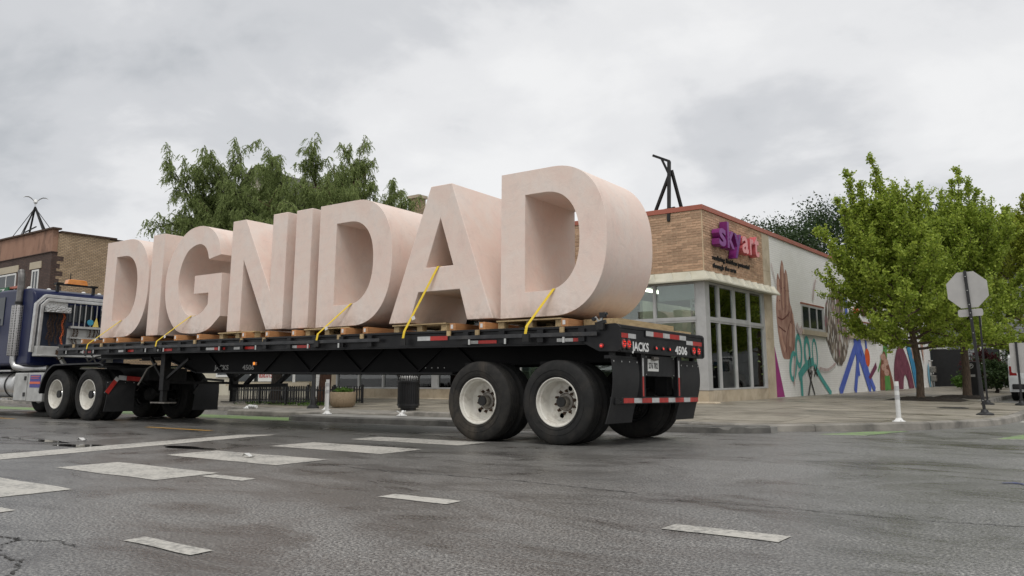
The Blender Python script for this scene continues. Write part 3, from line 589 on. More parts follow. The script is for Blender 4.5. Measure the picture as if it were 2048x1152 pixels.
for xx in (-3.72, -3.84):
    q = MB((-3.78, BY+.28, .15)); q.box(xx-.03, xx+.03, BY+.25, BY+.28, .15, 3.3); u_ = q.build('upright', 'window_frame', shelf)
for k in range(17):
    q = MB((-3.78, BY+.28, .15)); q.box(-3.81, -3.75, BY+.255, BY+.275, .3+k*.18, .36+k*.18); q.build('slot_bar', 'window_frame', shelf)
for lab, m_, x0, x1, y0, y1, z0, z1 in (('blue storage bin on the floor behind the side window', 'bin_blue', -4.05, -3.6, 13.0, 13.5, .15, .6), ('red box on the floor at the far end of side window', 'bin_red', -4.0, -3.6, 16.45, 16.8, .15, .75), ('cardboard box behind the shop glass beside blue bin', 'cardboard', -4.3, -3.7, 13.9, 14.5, .15, .55), ('dark work table inside the corner building', 'interior_dark', -5.2, -4.2, 14.6, 16.2, .8, .86)):
    r_ = thing('storage_box' if 'table' not in lab else 'work_table', lab, 'table' if 'table' in lab else 'box', ((x0+x1)/2, (y0+y1)/2, .15)); o_ = r_.location
    if 'table' in lab:
        q = MB(o_); q.box(x0, x1, y0, y1, z0, z1); q.build('table_top', m_, r_)
        for a, b_ in ((x0+.05, y0+.05), (x1-.05, y0+.05), (x0+.05, y1-.05), (x1-.05, y1-.05)): q = MB(o_); q.box(a-.03, a+.03, b_-.03, b_+.03, .15, z0-.002); q.build('leg', m_, r_)
    else:
        q = MB(o_); q.box(x0, x1, y0, y1, z0, z1); q.build('body', m_, r_, bevel=.02); q = MB(o_); q.box(x0-.02, x1+.02, y0-.02, y1+.02, z1, z1+.05); q.build('lid', m_, r_, bevel=.01)
def leaves(centres, n_per, spread, size, rngs, aspect=1.0, droop=0.0):
    """rhombic leaf faces scattered round the given centres"""
    c_ = np.repeat(np.asarray(centres, float), n_per, 0); n = len(c_); p = c_+rngs.normal(0, 1, (n, 3))*np.asarray(spread)
    a = rngs.normal(0, 1, (n, 3)); a[:, 2] -= droop; a /= np.linalg.norm(a, axis=1)[:, None]; b_ = rngs.normal(0, 1, (n, 3)); b_ -= a*(a*b_).sum(1)[:, None]; b_ /= np.linalg.norm(b_, axis=1)[:, None]
    s = size*rngs.uniform(.6, 1.3, n)[:, None]; V = np.stack([p-a*s, p+b_*s*aspect*.5, p+a*s, p-b_*s*aspect*.5], 1).reshape(-1, 3); return V
def leaf_obj(name, V, m_, parent):
    me = bpy.data.meshes.new(name); n = len(V)//4; me.vertices.add(len(V)); me.vertices.foreach_set('co', np.ascontiguousarray(V, dtype=np.float32).ravel())
    me.loops.add(4*n); me.loops.foreach_set('vertex_index', np.arange(4*n, dtype=np.int32)); me.polygons.add(n); me.polygons.foreach_set('loop_start', np.arange(0, 4*n, 4, dtype=np.int32)); me.update(calc_edges=True); me.validate()
    o = bpy.data.objects.new(name, me); C.objects.link(o); me.materials.append(MATS[m_]); o.parent = parent; return o
def plant(x, y, h, lab):
    r_ = thing('potted_plant', lab, 'plant', (x, y, .15)); q = MB(); q.lathe([(0, 0), (.13, 0), (.17, .3), (.15, .3), (.14, .26), (0, .26)], 'z', n=16); q.build('pot', 'pot', r_, smooth=40)
    st = [(random.uniform(-.25, .25), random.uniform(-.25, .25), random.uniform(.5, h)) for _ in range(14)]; q = MB()
    for s_ in st: q.tube([(0, 0, .26), (s_[0]*.4, s_[1]*.4, s_[2]*.6), s_], .008, 5)
    q.build('stem', 'leaf_dark', r_); leaf_obj('foliage', leaves(st, 14, (.10, .10, .12), .10, rng, .8), 'leaf_locust', r_)
plant(-3.75, 14.25, 2.0, 'tall leafy potted plant behind the side window near the corner'); plant(-3.75, 15.3, 2.3, 'tallest potted plant behind the middle of side window'); plant(-3.72, 16.75, 1.4, 'short potted plant behind the last side window pane'); plant(-3.8, 13.3, 1.9, 'potted plant just inside the glass corner beside blue bin')
# small windows in the mural wall
for a, b_, z0, z1 in ((21.0, 23.75, 2.45, 3.36), (27.3, 31.6, 2.53, 3.10), (35.0, 37.5, 2.5, 3.1)):
    fr = part('window', 'window_frame', fn=lambda q: (q.box(BX+.004, BX+.03, a, b_, z0-.0, z0+.09), q.box(BX+.004, BX+.03, a, b_, z1-.07, z1), q.box(BX+.004, BX+.03, a, a+.10, z0+.091, z1-.071), q.box(BX+.004, BX+.03, b_-.22, b_, z0+.091, z1-.071), *[q.box(BX+.004, BX+.03, a+(b_-a)*k/3-.05, a+(b_-a)*k/3+.05, z0+.091, z1-.071) for k in (1, 2)]))
    part('pane', 'dark_window', fr, fn=lambda q: q.box(BX+.002, BX+.012, a+.1, b_-.2, z0+.09, z1-.07)); part('sill', 'lintel', fr, fn=lambda q: q.box(BX+.002, BX+.08, a-.05, b_+.12, z0-.17, z0-.002))
    part('lintel', 'mural_brown', fr, fn=lambda q: q.box(BX+.002, BX+.028, a-.04, b_+.04, z1+.002, z1+.07))
# mural, painted flat on the wall; (u,v) = distance along wall y, height z
ML = [0.003]
def mural(name, m_, poly, holes=()):
    w = ML[0]; ML[0] += .0006; return part(name, m_, white, fn=lambda q: q.flat(poly, lambda u, v: (BX+w, u, v), holes), recalc=False)
def ring(cx, cz, rx, rz_, th, rot=0, n=28):
    f = lambda sx, sz_: [(cx+sx*math.cos(a)*math.cos(rot)-sz_*math.sin(a)*math.sin(rot), cz+sx*math.cos(a)*math.sin(rot)+sz_*math.sin(a)*math.cos(rot)) for a in [2*math.pi*k/n for k in range(n)]]
    return f(rx, rz_), [f(rx-th, rz_-th*1.2)]
def stroke(pts, w, n=6):
    P = smooth_path(pts, n) if len(pts) > 2 else pts; L = offset(P, w/2); Q = offset(P, -w/2); return L+Q[::-1]
# px -> wall helper values were measured: u = y, v = z
mural('magenta_wedge', 'mural_magenta', [(17.95, .14), (18.75, .14), (18.0, 1.75), (17.95, 1.85)])
hand = smooth_path([(18.75, 1.47), (18.45, 2.1), (18.33, 2.9), (18.40, 3.3), (18.50, 3.55), (18.55, 4.0), (18.72, 4.25), (18.86, 4.05), (18.92, 4.30), (19.15, 4.72), (19.32, 4.6), (19.38, 4.3), (19.52, 4.45), (19.68, 4.30), (19.75, 3.9), (19.80, 3.35), (19.95, 3.15), (20.10, 2.85), (20.2, 2.5), (20.12, 2.0), (19.95, 1.62), (19.6, 1.42), (19.1, 1.38)], 5, True)
mural('painted_hand', 'mural_hand', hand)
for pts, w in (([(18.86, 4.05), (18.90, 3.5), (18.95, 3.0)], .05), ([(19.38, 4.3), (19.34, 3.6), (19.25, 2.95)], .05), ([(19.75, 3.5), (19.68, 3.1), (19.5, 2.8)], .05), ([(18.45, 2.75), (18.9, 2.7), (19.4, 2.85), (19.7, 3.0)], .045), ([(19.8, 2.7), (19.45, 2.4), (19.2, 2.0), (19.15, 1.6)], .045), ([(18.5, 2.45), (18.9, 2.35), (19.2, 2.3)], .04), ([(18.5, 3.3), (18.8, 3.32)], .035), ([(18.95, 3.75), (19.3, 3.8)], .035), ([(19.4, 3.7), (19.72, 3.72)], .035), ([(18.58, 3.8), (18.8, 3.82)], .03)):
    mural('hand_crease', 'mural_crease', stroke(pts, w, 4)) if len(pts) > 2 else mural('hand_crease', 'mural_crease', stroke(pts, w))
for pts, w in (([(18.60, 3.0), (18.62, 3.5), (18.70, 4.05)], .13), ([(19.08, 3.1), (19.12, 3.8), (19.16, 4.55)], .15), ([(19.52, 3.2), (19.54, 3.8), (19.56, 4.25)], .13), ([(18.6, 2.35), (18.75, 1.95), (19.0, 1.65)], .22), ([(19.75, 2.6), (19.65, 2.2), (19.55, 1.8)], .24), ([(20.0, 2.95), (20.05, 2.6)], .12)): mural('hand_highlight', 'mural_skin', stroke(pts, w, 5))
for cx_, cz_, rx_, rz_, th, rot in ((19.75, 1.15, .55, .38, .17, 1.15), (20.45, 1.68, .38, .60, .16, .0), (21.4, 1.66, .38, .58, .20, .0), (22.3, 1.60, .33, .58, .10, .05)):
    mural('teal_loop', 'mural_teal', *ring(cx_, cz_, rx_, rz_, th, rot if rot else 0))
mural('teal_stem', 'mural_teal', stroke([(20.55, .13), (20.55, .8)], .24)); mural('teal_stem', 'mural_teal', stroke([(20.3, .78), (20.9, 1.05), (21.5, 1.25), (22.1, 1.35)], .30)); mural('teal_stem', 'mural_teal', stroke([(22.2, 1.2), (22.8, .8), (24.1, .13)], .22))
for a, b_ in (((21.25, .13), (21.85, 1.0)), ((22.0, .13), (21.35, 1.05))): mural('black_line', 'mural_black', stroke([a, b_], .10))
mural('black_line', 'mural_black', *ring(21.6, 1.18, .15, .33, .07)); mural('black_line', 'mural_black', stroke([(22.05, .80), (22.45, 1.15)], .09)); mural('black_line', 'mural_black', stroke([(22.05, 1.13), (22.45, .82)], .09))
ov = [(25.55+1.75*math.cos(a)*(1-.25*(math.sin(a) < 0)*abs(math.sin(a))**2)*(1+.03*math.sin(13*a)), 2.72+1.50*math.sin(a)*(1+.02*math.sin(17*a))) for a in np.linspace(0, 2*math.pi, 70)[:-1]]
mural('fleck_oval', 'mural_flecks', ov)
for a, b_, w in (((25.3, .13), (28.6, 2.35), .42), ((28.0, 2.38), (30.2, .13), .42), ((27.6, .13), (28.9, 2.38), .40), ((29.0, 1.6), (31.0, .13), .36), ((28.7, 2.3), (30.0, .9), .34), ((29.9, 2.38), (29.95, 1.9), .25), ((27.0, 2.95), (27.0, 4.1), .4), ((28.2, 1.9), (28.4, .8), .3)):
    mural('blue_stroke', 'mural_blue', stroke([a, b_], w))
mural('orange_oval', 'mural_orange', [(30.0+.42*math.cos(a), 1.60+.40*math.sin(a)) for a in np.linspace(0, 6.2832, 29)[:-1]]); mural('plum_bar', 'mural_plum', [(29.95, .75), (30.25, .62), (31.6, 1.15), (31.5, 1.42)])
mural('green_stroke', 'mural_green', stroke([(33.0, .13), (33.2, 1.2), (33.6, 2.4), (33.4, 3.6)], .7)); mural('green_stroke', 'mural_green', stroke([(31.8, 1.0), (33.2, 2.0)], .12))
mural('brown_figure', 'mural_brown', smooth_path([(32.0, .14), (32.2, 1.0), (32.6, 1.6), (33.2, 1.95), (33.7, 1.6), (34.3, 1.0), (34.9, .14)], 6)); mural('green_legs', 'mural_green', [(32.9, .14), (34.1, .14), (34.0, .8), (33.0, .8)])
for k in range(4): mural('brown_loop', 'mural_skin', *ring(33.2+.25*(-1)**k, .95+.24*k, .5, .16, .13))
mural('wine_arch', 'mural_wine', smooth_path([(35.0, .14), (35.15, 1.2), (35.9, 2.0), (37.0, 2.3), (38.0, 1.9), (39.0, 1.1), (39.6, .14)], 7)+smooth_path([(38.3, .14), (38.0, .65), (37.5, .85), (37.1, .6), (36.9, .14)], 5))
mural('cyan_shape', 'mural_cyan', [(38.3, 2.35), (39.3, 2.35), (40.0, 1.5), (40.6, 2.3), (41.5, 2.3), (42.0, 1.2), (41.5, .14), (39.9, .14), (39.2, 1.3)]); mural('cyan_oval', 'mural_ltblue', *ring(41.0, 1.35, .55, .45, .16)); mural('cyan_stem', 'mural_ltblue', stroke([(41.0, 1.1), (41.3, .14)], .35)); mural('skin_patch', 'mural_skin', [(39.7, 1.7), (40.5, 1.7), (40.4, 3.0), (39.8, 3.0)]); mural('ltblue_drip', 'mural_ltblue', smooth_path([(44.0, .14), (43.6, .8), (44.0, 1.5), (44.3, .8), (44.4, .14)], 5)); mural('skin_patch', 'mural_skin', [(42.2, 2.6), (42.9, 2.6), (42.7, 1.4)])
for pts, w in (([(18.0, 4.5), (18.3, 4.0), (18.42, 3.75)], .06), ([(19.7, .5), (19.8, 1.0), (20.0, 1.5)], .10), ([(22.7, 1.1), (23.8, 1.05), (24.9, 1.3)], .10), ([(20.3, 2.6), (20.6, 2.35), (20.9, 2.5)], .22), ([(22.4, 3.6), (22.6, 4.0), (22.9, 4.4)], .12)): mural('paint_smear', 'mural_smear', stroke(pts, w, 5))
mural('fruit_patch', 'mural_orange', [(28.6+.5*math.cos(a), 3.55+.2*math.sin(a)) for a in np.linspace(0, 6.28, 15)[:-1]]); mural('fruit_patch', 'mural_wine', [(29.9+.6*math.cos(a), 3.65+.25*math.sin(a)) for a in np.linspace(0, 6.28, 15)[:-1]])
# raised sign letters on the brick
fx = lambda u, v, w: (BX+.06+w, u, v)
sg = thing('wall_sign', 'raised purple and pink letters reading sky art on tan brick', 'sign', (BX+.03, 14.6, 4.47)); so_ = (BX+.03, 14.6, 4.47)
us = [(13.05, 13.58), (13.66, 14.22), (14.20, 14.76), (14.80, 15.34), (15.44, 15.78), (15.82, 16.24)]
for ch, (a, b_), m_ in zip('skyart', us, ('sign_purple', 'sign_purple', 'sign_purple_deep', 'sign_pink', 'sign_pink', 'sign_pink')):
    q = MB(so_); V, F = text_mesh(ch, 1, .028, .13); xs_ = [v[0] for v in V]; lo_, hi_ = min(xs_), max(xs_); kk = .58/.53
    side_m = 'sign_purple_side' if ch in 'sky' else 'sign_pink_side'
    q.add([(BX+.17+v[2]*.85, a+(v[0]-lo_)/(hi_-lo_)*(b_-a), 4.49+v[1]*kk*(.92 if ch != 'k' else .95)) for v in V], F); lt_ = q.build('letter_'+ch, side_m, sg)
    V, F = text_mesh(ch, 1, .022, 0); q = MB(so_); q.add([(BX+.284, a+.012+(v[0]-min(w[0] for w in V))/(max(w[0] for w in V)-min(w[0] for w in V))*(b_-a-.024), 4.492+v[1]*kk*(.92 if ch != 'k' else .95)) for v in V], F); q.build('letter_face', m_, lt_, recalc=False)
tg = thing('wall_lettering', 'small black raised lettering below the purple and pink sign', 'sign', (BX+.02, 14.5, 3.8)); to_ = (BX+.02, 14.5, 3.8)
for s_, a, b_, v0 in (('realizing', 13.12, 14.02, 4.09), ('limitless', 14.12, 14.97, 4.09), ('potential', 15.06, 15.98, 4.09), ('through', 13.12, 13.90, 3.86), ('the', 14.0, 14.33, 3.86), ('arts', 14.42, 14.86, 3.86)):
    q = MB(to_); text_fit(s_, a, b_, v0, .135, lambda u, v, w: (BX+.035+w, u, v), q, .016, .012); q.build('word_'+s_, 'black_ink', tg)
# bent steel sign frame on the roof
rf = thing('roof_frame', 'dark steel braced frame with bent arm on the flat roof', 'frame', (-4.35, 12.84, 5.574)); ro = (-4.35, 12.84, 5.574)
for nm, a, b_, w in (('post', (-4.30, 12.5, 5.2), (-4.37, 12.8, 7.04), .085), ('arm', (-4.36, 12.8, 7.04), (-4.88, 12.8, 7.30), .07), ('brace', (-4.60, 12.8, 7.14), (-4.38, 12.82, 6.62), .06), ('leg', (-4.38, 12.85, 6.70), (-5.12, 13.0, 5.30), .075), ('leg', (-4.33, 12.85, 6.78), (-4.15, 13.3, 5.22), .075), ('foot_beam', (-5.15, 13.0, 5.60), (-4.2, 12.7, 5.62), .06)):
    q = MB(ro); q.bar(a, b_, w); q.build(nm, 'steel_dark', rf)

# ------------------------------------------------------------------ brown and tan brick building down the street
LO = (-41.8, BY, 0)
lb = thing('brick_building', 'two storey building with dark brick front and tan side wall', 'building', LO)
def lp(name, m_, fn, parent=lb, **kw): q = MB(LO); fn(q); return q.build(name, m_, parent, **kw)
lp('side_wall', 'brick_tan', lambda q: q.box(-42.1, -41.8, BY+.3, 40, 0, 8.95)); fw_ = lp('front_wall', 'brick_brown', lambda q: q.box(-62, -41.8, BY, BY+.298, 3.6, 7.86))
lp('parapet_panel', 'stucco_brown', lambda q: q.box(-62, -41.85, BY+.02, BY+.298, 7.90, 9.16)); lp('panel_ledge', 'brick_brown', lambda q: q.box(-62, -41.75, BY-.06, BY+.298, 7.862, 7.898))
lp('coping', 'rust_and_gap_shade', lambda q: (q.box(-62, -41.7, BY-.1, BY+.4, 9.162, 9.26), q.box(-42.2, -41.7, BY+.402, BY+3.6, 9.0, 9.10), q.box(-42.15, -41.75, BY+3.6, 40, 8.952, 9.02))); lp('side_parapet', 'brick_tan', lambda q: q.box(-42.1, -41.8, BY+.402, BY+3.2, 8.95, 8.998)); lp('roof', 'roof_shingle', lambda q: q.box(-62, -42.1, BY+.3, 40, 8.3, 8.5)); lp('back_wall', 'brick_tan', lambda q: q.box(-62, -61.7, BY+.3, 40, 0, 8.9))
for r in range(30):
    if r % 3 != 2: lp('quoin', 'brick_brown', lambda q: q.box(-42.0, -41.795, BY+.3, BY+.3+(.35 if (r//3) % 2 else .18), 3.6+r*.14, 3.6+r*.14+.135))
for a, b_ in ((-44.0, -43.15), (-48.6, -46.0), (-52.5, -50.0)):
    w = lp('window', 'trim_white', lambda q: (q.box(a, b_, BY-.03, BY+.0, 5.2, 5.3), q.box(a, b_, BY-.03, BY, 6.9, 7.0), q.box(a, a+.12, BY-.03, BY, 5.3, 6.9), q.box(b_-.12, b_, BY-.03, BY, 5.3, 6.9), q.box((a+b_)/2-.04, (a+b_)/2+.04, BY-.03, BY, 5.3, 6.9)))
    lp('pane', 'dark_window', lambda q: q.box(a+.12, b_-.12, BY-.012, BY-.002, 5.3, 6.9), w); lp('lintel', 'lintel', lambda q: q.box(a-.3, b_+.25, BY-.05, BY-.001, 7.05, 7.45), w)
lp('storefront', 'brick_orange', lambda q: q.box(-62, -41.8, BY+.01, BY+.298, 0, 3.598)); lp('shop_window', 'dark_window', lambda q: q.box(-48, -43.2, BY-.02, BY+.005, .8, 3.0)); lp('cornice', 'coping_red', lambda q: q.box(-62, -45.2, BY-.12, BY-.002, 5.05+1.02, 6.2))
s_ = thing('shop_sign', 'green sign board with white digits above the yellow banner', 'sign', (-47.3, BY-.25, 5.84)); q = MB((-47.3, BY-.25, 5.84)); q.box(-49.5, -46.25, BY-.3, BY-.2, 5.78, 6.16); q.build('board', 'sign_green', s_)
q = MB((-47.3, BY-.25, 5.84)); text_fit('-07', -48.3, -46.6, 5.86, .22, lambda u, v, w: (u, BY-.31-w, v), q, .02); q.build('lettering', 'stencil_white', s_)
s_ = thing('shop_banner', 'pale green shop banner with yellow lower strip', 'banner', (-46.8, BY-.2, 4.4)); o_ = (-46.8, BY-.2, 4.4); q = MB(o_); q.box(-49.8, -45.3, BY-.22, BY-.16, 4.85, 5.76); q.build('upper_panel', 'banner', s_); q = MB(o_); q.box(-49.8, -45.3, BY-.22, BY-.16, 4.33, 4.846); q.build('lower_strip', 'banner_yellow', s_)
q = MB(o_); text_fit('omer', -47.75, -45.75, 4.47, .22, lambda u, v, w: (u, BY-.23-w, v), q, .02); q.build('lettering', 'black_ink', s_); q = MB(o_); q.lathe([(0, 0), (.62, 0), (.62, .01), (0, .01)], 'y', (-47.2, BY-.235, 5.28), 30); q.build('emblem_disc', 'trim_white', s_)
q = MB(o_)
for k in range(9): a = random.uniform(-.4, .4); b_ = random.uniform(-.3, .3); q.bar((-47.2+a, BY-.24, 5.28+b_), (-47.2+a+random.uniform(-.2, .2), BY-.24, 5.28+b_+random.uniform(-.05, .15)), .05, .012)
q.build('emblem_mark', 'black_ink', s_)
mo = (-47.9, 14.04, 8.5); ms_ = thing('roof_mast', 'tripod mast with guy wires on the brick building roof', 'mast', mo)
for nm, a, b_, w in (('leg', (-47.9, 14.04, 11.45), (-49.2, 14.2, 8.5), .09), ('leg', (-47.9, 14.04, 11.45), (-48.2, 13.2, 8.5), .09), ('leg', (-47.9, 14.04, 11.45), (-46.9, 15.0, 8.5), .09), ('leg', (-47.9, 14.04, 11.4), (-45.4, 14.0, 8.5), .07), ('crossbar', (-48.7, 13.9, 9.9), (-47.2, 13.9, 10.1), .06), ('guy_wire', (-47.9, 14.04, 11.4), (-51.5, 13.5, 8.5), .03), ('guy_wire', (-47.9, 14.04, 11.4), (-52.5, 14.5, 8.4), .03), ('guy_wire', (-47.9, 14.04, 11.4), (-43.8, 14, 8.6), .03)):
    q = MB(mo); q.bar(a, b_, w); q.build(nm, 'steel_dark', ms_)
# gull perched on the mast, wings raised: one continuous body
q = MB((0, 0, 0)); q.tube([(0, -.42, .20), (0, -.2, .24), (0, 0, .29), (0, .17, .36), (0, .27, .44), (0, .36, .44), (0, .45, .42)], [.03, .09, .125, .11, .075, .07, .012], 10)
for sg_ in (-1, 1):
    V = []
    for x_, dz_, wd in ((.04, .30, .34), (.22, .50, .36), (.38, .60, .30), (.55, .60, .18), (.68, .54, .03)): V += [(sg_*x_, .05-wd/2, dz_), (sg_*x_, .05+wd/2, dz_-.01), (sg_*x_, .05, dz_+.025)]
    F = []
    for i in range(4): a = 3*i; F += [(a, a+3, a+5, a+2), (a+2, a+5, a+4, a+1), (a+1, a+4, a+3, a)]
    q.add(V, F)
q.bar((-.03, .0, .2), (-.02, .0, .0), .02); q.bar((.03, .0, .2), (.02, .0, .0), .02)
gl_ = q.build('gull', 'gull_white', smooth=60); gl_.location = (-47.9, 14.04, 11.47); gl_.rotation_euler = (0, 0, 1.17)
tag(gl_, 'white gull with raised wings atop the roof mast', 'bird')

# ------------------------------------------------------------------ houses behind
def house(o, w, d, eave, ridge, m_, lab, nwin=2, dirx=True):
    h = thing('house', lab, 'house', o); g = lambda nm, mm, fn, par=h, **k: (lambda q: (fn(q), q.build(nm, mm, par, **k))[1])(MB())
    wl = g('wall', m_, lambda q: q.prism([(-w/2, 0), (w/2, 0), (w/2, eave), (0, ridge), (-w/2, eave)], d, lambda u, v, t_: (u, t_, v)))
    n = int(ridge/.16)
    for i in range(4, n):
        z = i*.16; hw = w/2 if z < eave else w/2*(ridge-z)/(ridge-eave)
        if hw > .25 and z > 2: g('clapboard', m_, lambda q: q.add([(-hw, -.006, z+.155), (hw, -.006, z+.155), (hw, -.03, z), (-hw, -.03, z), (hw, 0, z), (-hw, 0, z)], [(0, 1, 2, 3), (3, 2, 4, 5)]), wl)
    rfm = g('roof', 'roof_shingle', lambda q: (q.add([(-w/2-.4, -.35, eave-.35*(ridge-eave)/(w/2)), (0, -.35, ridge+.08), (0, d+.3, ridge+.08), (-w/2-.4, d+.3, eave-.35*(ridge-eave)/(w/2)), (-w/2-.4, -.35, eave+.12-.35*(ridge-eave)/(w/2)), (0, -.35, ridge+.24), (0, d+.3, ridge+.24), (-w/2-.4, d+.3, eave+.12-.35*(ridge-eave)/(w/2))], [(0, 1, 2, 3), (4, 5, 6, 7), (0, 1, 5, 4), (0, 3, 7, 4), (2, 3, 7, 6)]), q.add([(w/2+.4, -.35, eave-.35*(ridge-eave)/(w/2)), (0, -.35, ridge+.08), (0, d+.3, ridge+.08), (w/2+.4, d+.3, eave-.35*(ridge-eave)/(w/2)), (w/2+.4, -.35, eave+.12-.35*(ridge-eave)/(w/2)), (0, -.35, ridge+.24), (0, d+.3, ridge+.24), (w/2+.4, d+.3, eave+.12-.35*(ridge-eave)/(w/2))], [(0, 1, 2, 3), (4, 5, 6, 7), (0, 1, 5, 4), (0, 3, 7, 4), (2, 3, 7, 6)])))
    for k in range(nwin):
        for zz_ in (1.0, 4.2):
            if zz_+1.5 > eave: continue
            x = -w/2+w*(k+.5)/nwin; f = g('window', 'trim_white', lambda q: (q.box(x-.6, x+.6, -.07, -.035, zz_-.1, zz_), q.box(x-.6, x+.6, -.07, -.035, zz_+1.5, zz_+1.6), q.box(x-.6, x-.5, -.07, -.035, zz_, zz_+1.5), q.box(x+.5, x+.6, -.07, -.035, zz_, zz_+1.5), q.box(x-.5, x+.5, -.07, -.035, zz_+.73, zz_+.78))); g('pane', 'dark_window', lambda q: q.box(x-.5, x+.5, -.045, -.031, zz_, zz_+1.5), f)
    return h, g
h1, g1_ = house((-28.35, 16.0, 0), 7.5, 5, 7.6, 11.0, 'siding', 'cream clapboard gabled house behind the locust tree')
h2, g2_ = house((-22.5, 25.0, 0), 8.0, 10, 6.2, 8.8, 'siding_grey', 'grey gabled house with tall brick chimney behind the letters')
ch = g2_('chimney', 'brick_tan', lambda q: q.box(-4.15, -3.35, .2, .8, 5.0, 11.02)); q = MB(); q.box(-4.23, -3.27, .12, .88, 11.022, 11.2); q.build('chimney_cap', 'limestone', ch)
h3, g3_ = house((-1.0, 52.0, 0), 9, 9, 5.5, 8.5, 'siding_grey', 'grey sided house beyond the iron gate on the side street', 3)
h4, g4_ = house((15.5, 66, 0), 15, 9, 6.5, 10.0, 'siding_grey', 'wide grey house across the side street mirrored in glass', 4)
# bay with price board next to the corner building
so3 = (-22.5, 13.2, 0); st = thing('small_shop', 'low tan shopfront with dark windows beside the iron fence', 'building', so3)
def sp3(nm, m_, fn, par=st): q = MB(so3); fn(q); return q.build(nm, m_, par)
sp3('wall', 'siding', lambda q: (q.box(-25.8, -19.4, 13.2, 15.6, 0, .62), q.box(-25.8, -19.4, 13.35, 15.6, .62, 3.4))); sp3('sill', 'lintel', lambda q: q.box(-25.8, -20.3, 13.05, 13.2, .50, .66))
for i in range(4):
    x = -25.5+i*1.35; f = sp3('window', 'dark_window', lambda q: q.box(x, x+1.2, 13.30, 13.36, .7, 2.4)); sp3('window_trim', 'trim_white', lambda q: q.box(x-.06, x, 13.28, 13.345, .66, 2.5), f); sp3('window_trim', 'trim_white', lambda q: q.box(x+1.2, x+1.26, 13.28, 13.345, .66, 2.5), f)
sp3('downpipe', 'trim_white', lambda q: q.box(-19.9, -19.65, 13.1, 13.2, 0, 3.3)); sp3('roof', 'roof_shingle', lambda q: q.box(-26, -19.35, 13.0, 15.8, 3.402, 3.55))
bd = thing('price_board', 'white board with red digits hanging in the shop window', 'sign', (-23.3, 13.2, .72)); q = MB((-23.3, 13.2, .72)); q.box(-23.75, -22.72, 13.2, 13.23, .70, 1.5); q.build('board', 'trim_white', bd)
q = MB((-23.3, 13.2, .72)); text_fit('858.015', -23.68, -22.80, .86, .26, lambda u, v, w: (u, 13.192-w, v), q, .02); text_fit('7', -24.25, -24.12, .80, .5, lambda u, v, w: (u, 13.192-w, v), q, .03); q.build('digits', 'red_tape', bd); q = MB((-23.3, 13.2, .72)); q.box(-24.32, -24.05, 13.2, 13.23, .72, 1.5); q.build('side_board', 'trim_white', bd)
#PART3
# ------------------------------------------------------------------ flatbed trailer (local frame: x rearward, y away from the kerbside camera, z up)
TR = (-.019, 0, .0164)
TM = Matrix.Rotation(.0164, 3, 'Z') @ Matrix.Rotation(-.019, 3, 'X')
def tloc(x, y, z): return TM @ Vector((x, y, z))
def dz(x): return -.0085*x
shd = lambda x, y, z: (x, y, z+dz(x))
trailer = thing('flatbed_trailer', 'long black flatbed semi trailer carrying giant pink letters', 'trailer', (0, 0, 0), TR)
def tp(name, m_, fn, par=trailer, slope=True, **kw):
    q = MB(); fn(q)
    if slope: q.V = [shd(*v) for v in q.V]
    return q.build(name, m_, par, **kw)
FX, XR = -12.72, .88
for i in range(9): tp('deck_board', 'trailer_black', lambda q: q.box(FX+.05, XR-.05, .07+i*.273, .07+i*.273+.268, 1.415, 1.462))
for y0, y1, yf in ((.0, .06, 0), (2.53, 2.59, 1)):
    sr_ = tp('side_rail', 'trailer_black', lambda q: (q.box(FX, XR, y0, y1, 1.435, 1.468), q.box(FX, XR, y0+(.025 if not yf else 0), y1-(.0 if not yf else .025), 1.25, 1.434), q.box(FX, XR, y0, y1, 1.232, 1.249)), bevel=.004)
    yo = -.055 if not yf else 2.612
    for a, b_ in ((FX+.1, -3.05), (-2.45+.75, .62)): tp('rub_rail', 'rub_rail', lambda q: q.box(a, b_, yo, yo+.016, 1.335, 1.385), bevel=.003)
    x = FX+.3
    while x < .7:
        if not (-3.0 < x < -1.75): tp('stake_pocket', 'trailer_black', lambda q: q.box(x-.045, x+.045, min(yo+.017, y0-.001) if not yf else y1+.001, y0-.001 if not yf else yo-.001, 1.27, 1.432), bevel=.004)
        x += .61
for x in (-12.2, -11.5, -11.1, -9.2, -8.6, -6.9, -5.9, -4.6, -3.9, -1.35, -.75, .15):
    tp('strap_hook', 'bolt', lambda q: q.bar((x, -.062, 1.33), (x, -.062, 1.26), .012, .03)); 
for x in (-12.0, -10.9, -9.4, -7.7, -6.35, -5.75, -3.95, -3.45, -1.75, -1.25, .1): tp('wood_spacer', 'pallet_wood', lambda q: q.box(x-.03, x+.03, -.03, -.004, 1.39, 1.46))
def tape(par, fn_quad, seq):
    for m_, a, b_ in seq: q = MB(); fn_quad(q, a, b_); q.V = [shd(*v) for v in q.V]; q.build('reflective_tape', m_, par, recalc=False)
sq = lambda z0, z1, y=.018: (lambda q, a, b_: q.add([(a, y, z0), (b_, y, z0), (b_, y, z1), (a, y, z1)], [(0, 1, 2, 3)]))
tape(trailer, sq(1.335, 1.395), [('white_tape', -2.36, -2.12), ('red_tape', -2.118, -1.80)])
for x in (-11.9, -10.3, -9.0, -7.4, -6.6, -5.2, -1.5, .0): tape(trailer, sq(1.275, 1.318), [('white_tape', x, x+.24), ('red_tape', x+.242, x+.55)])
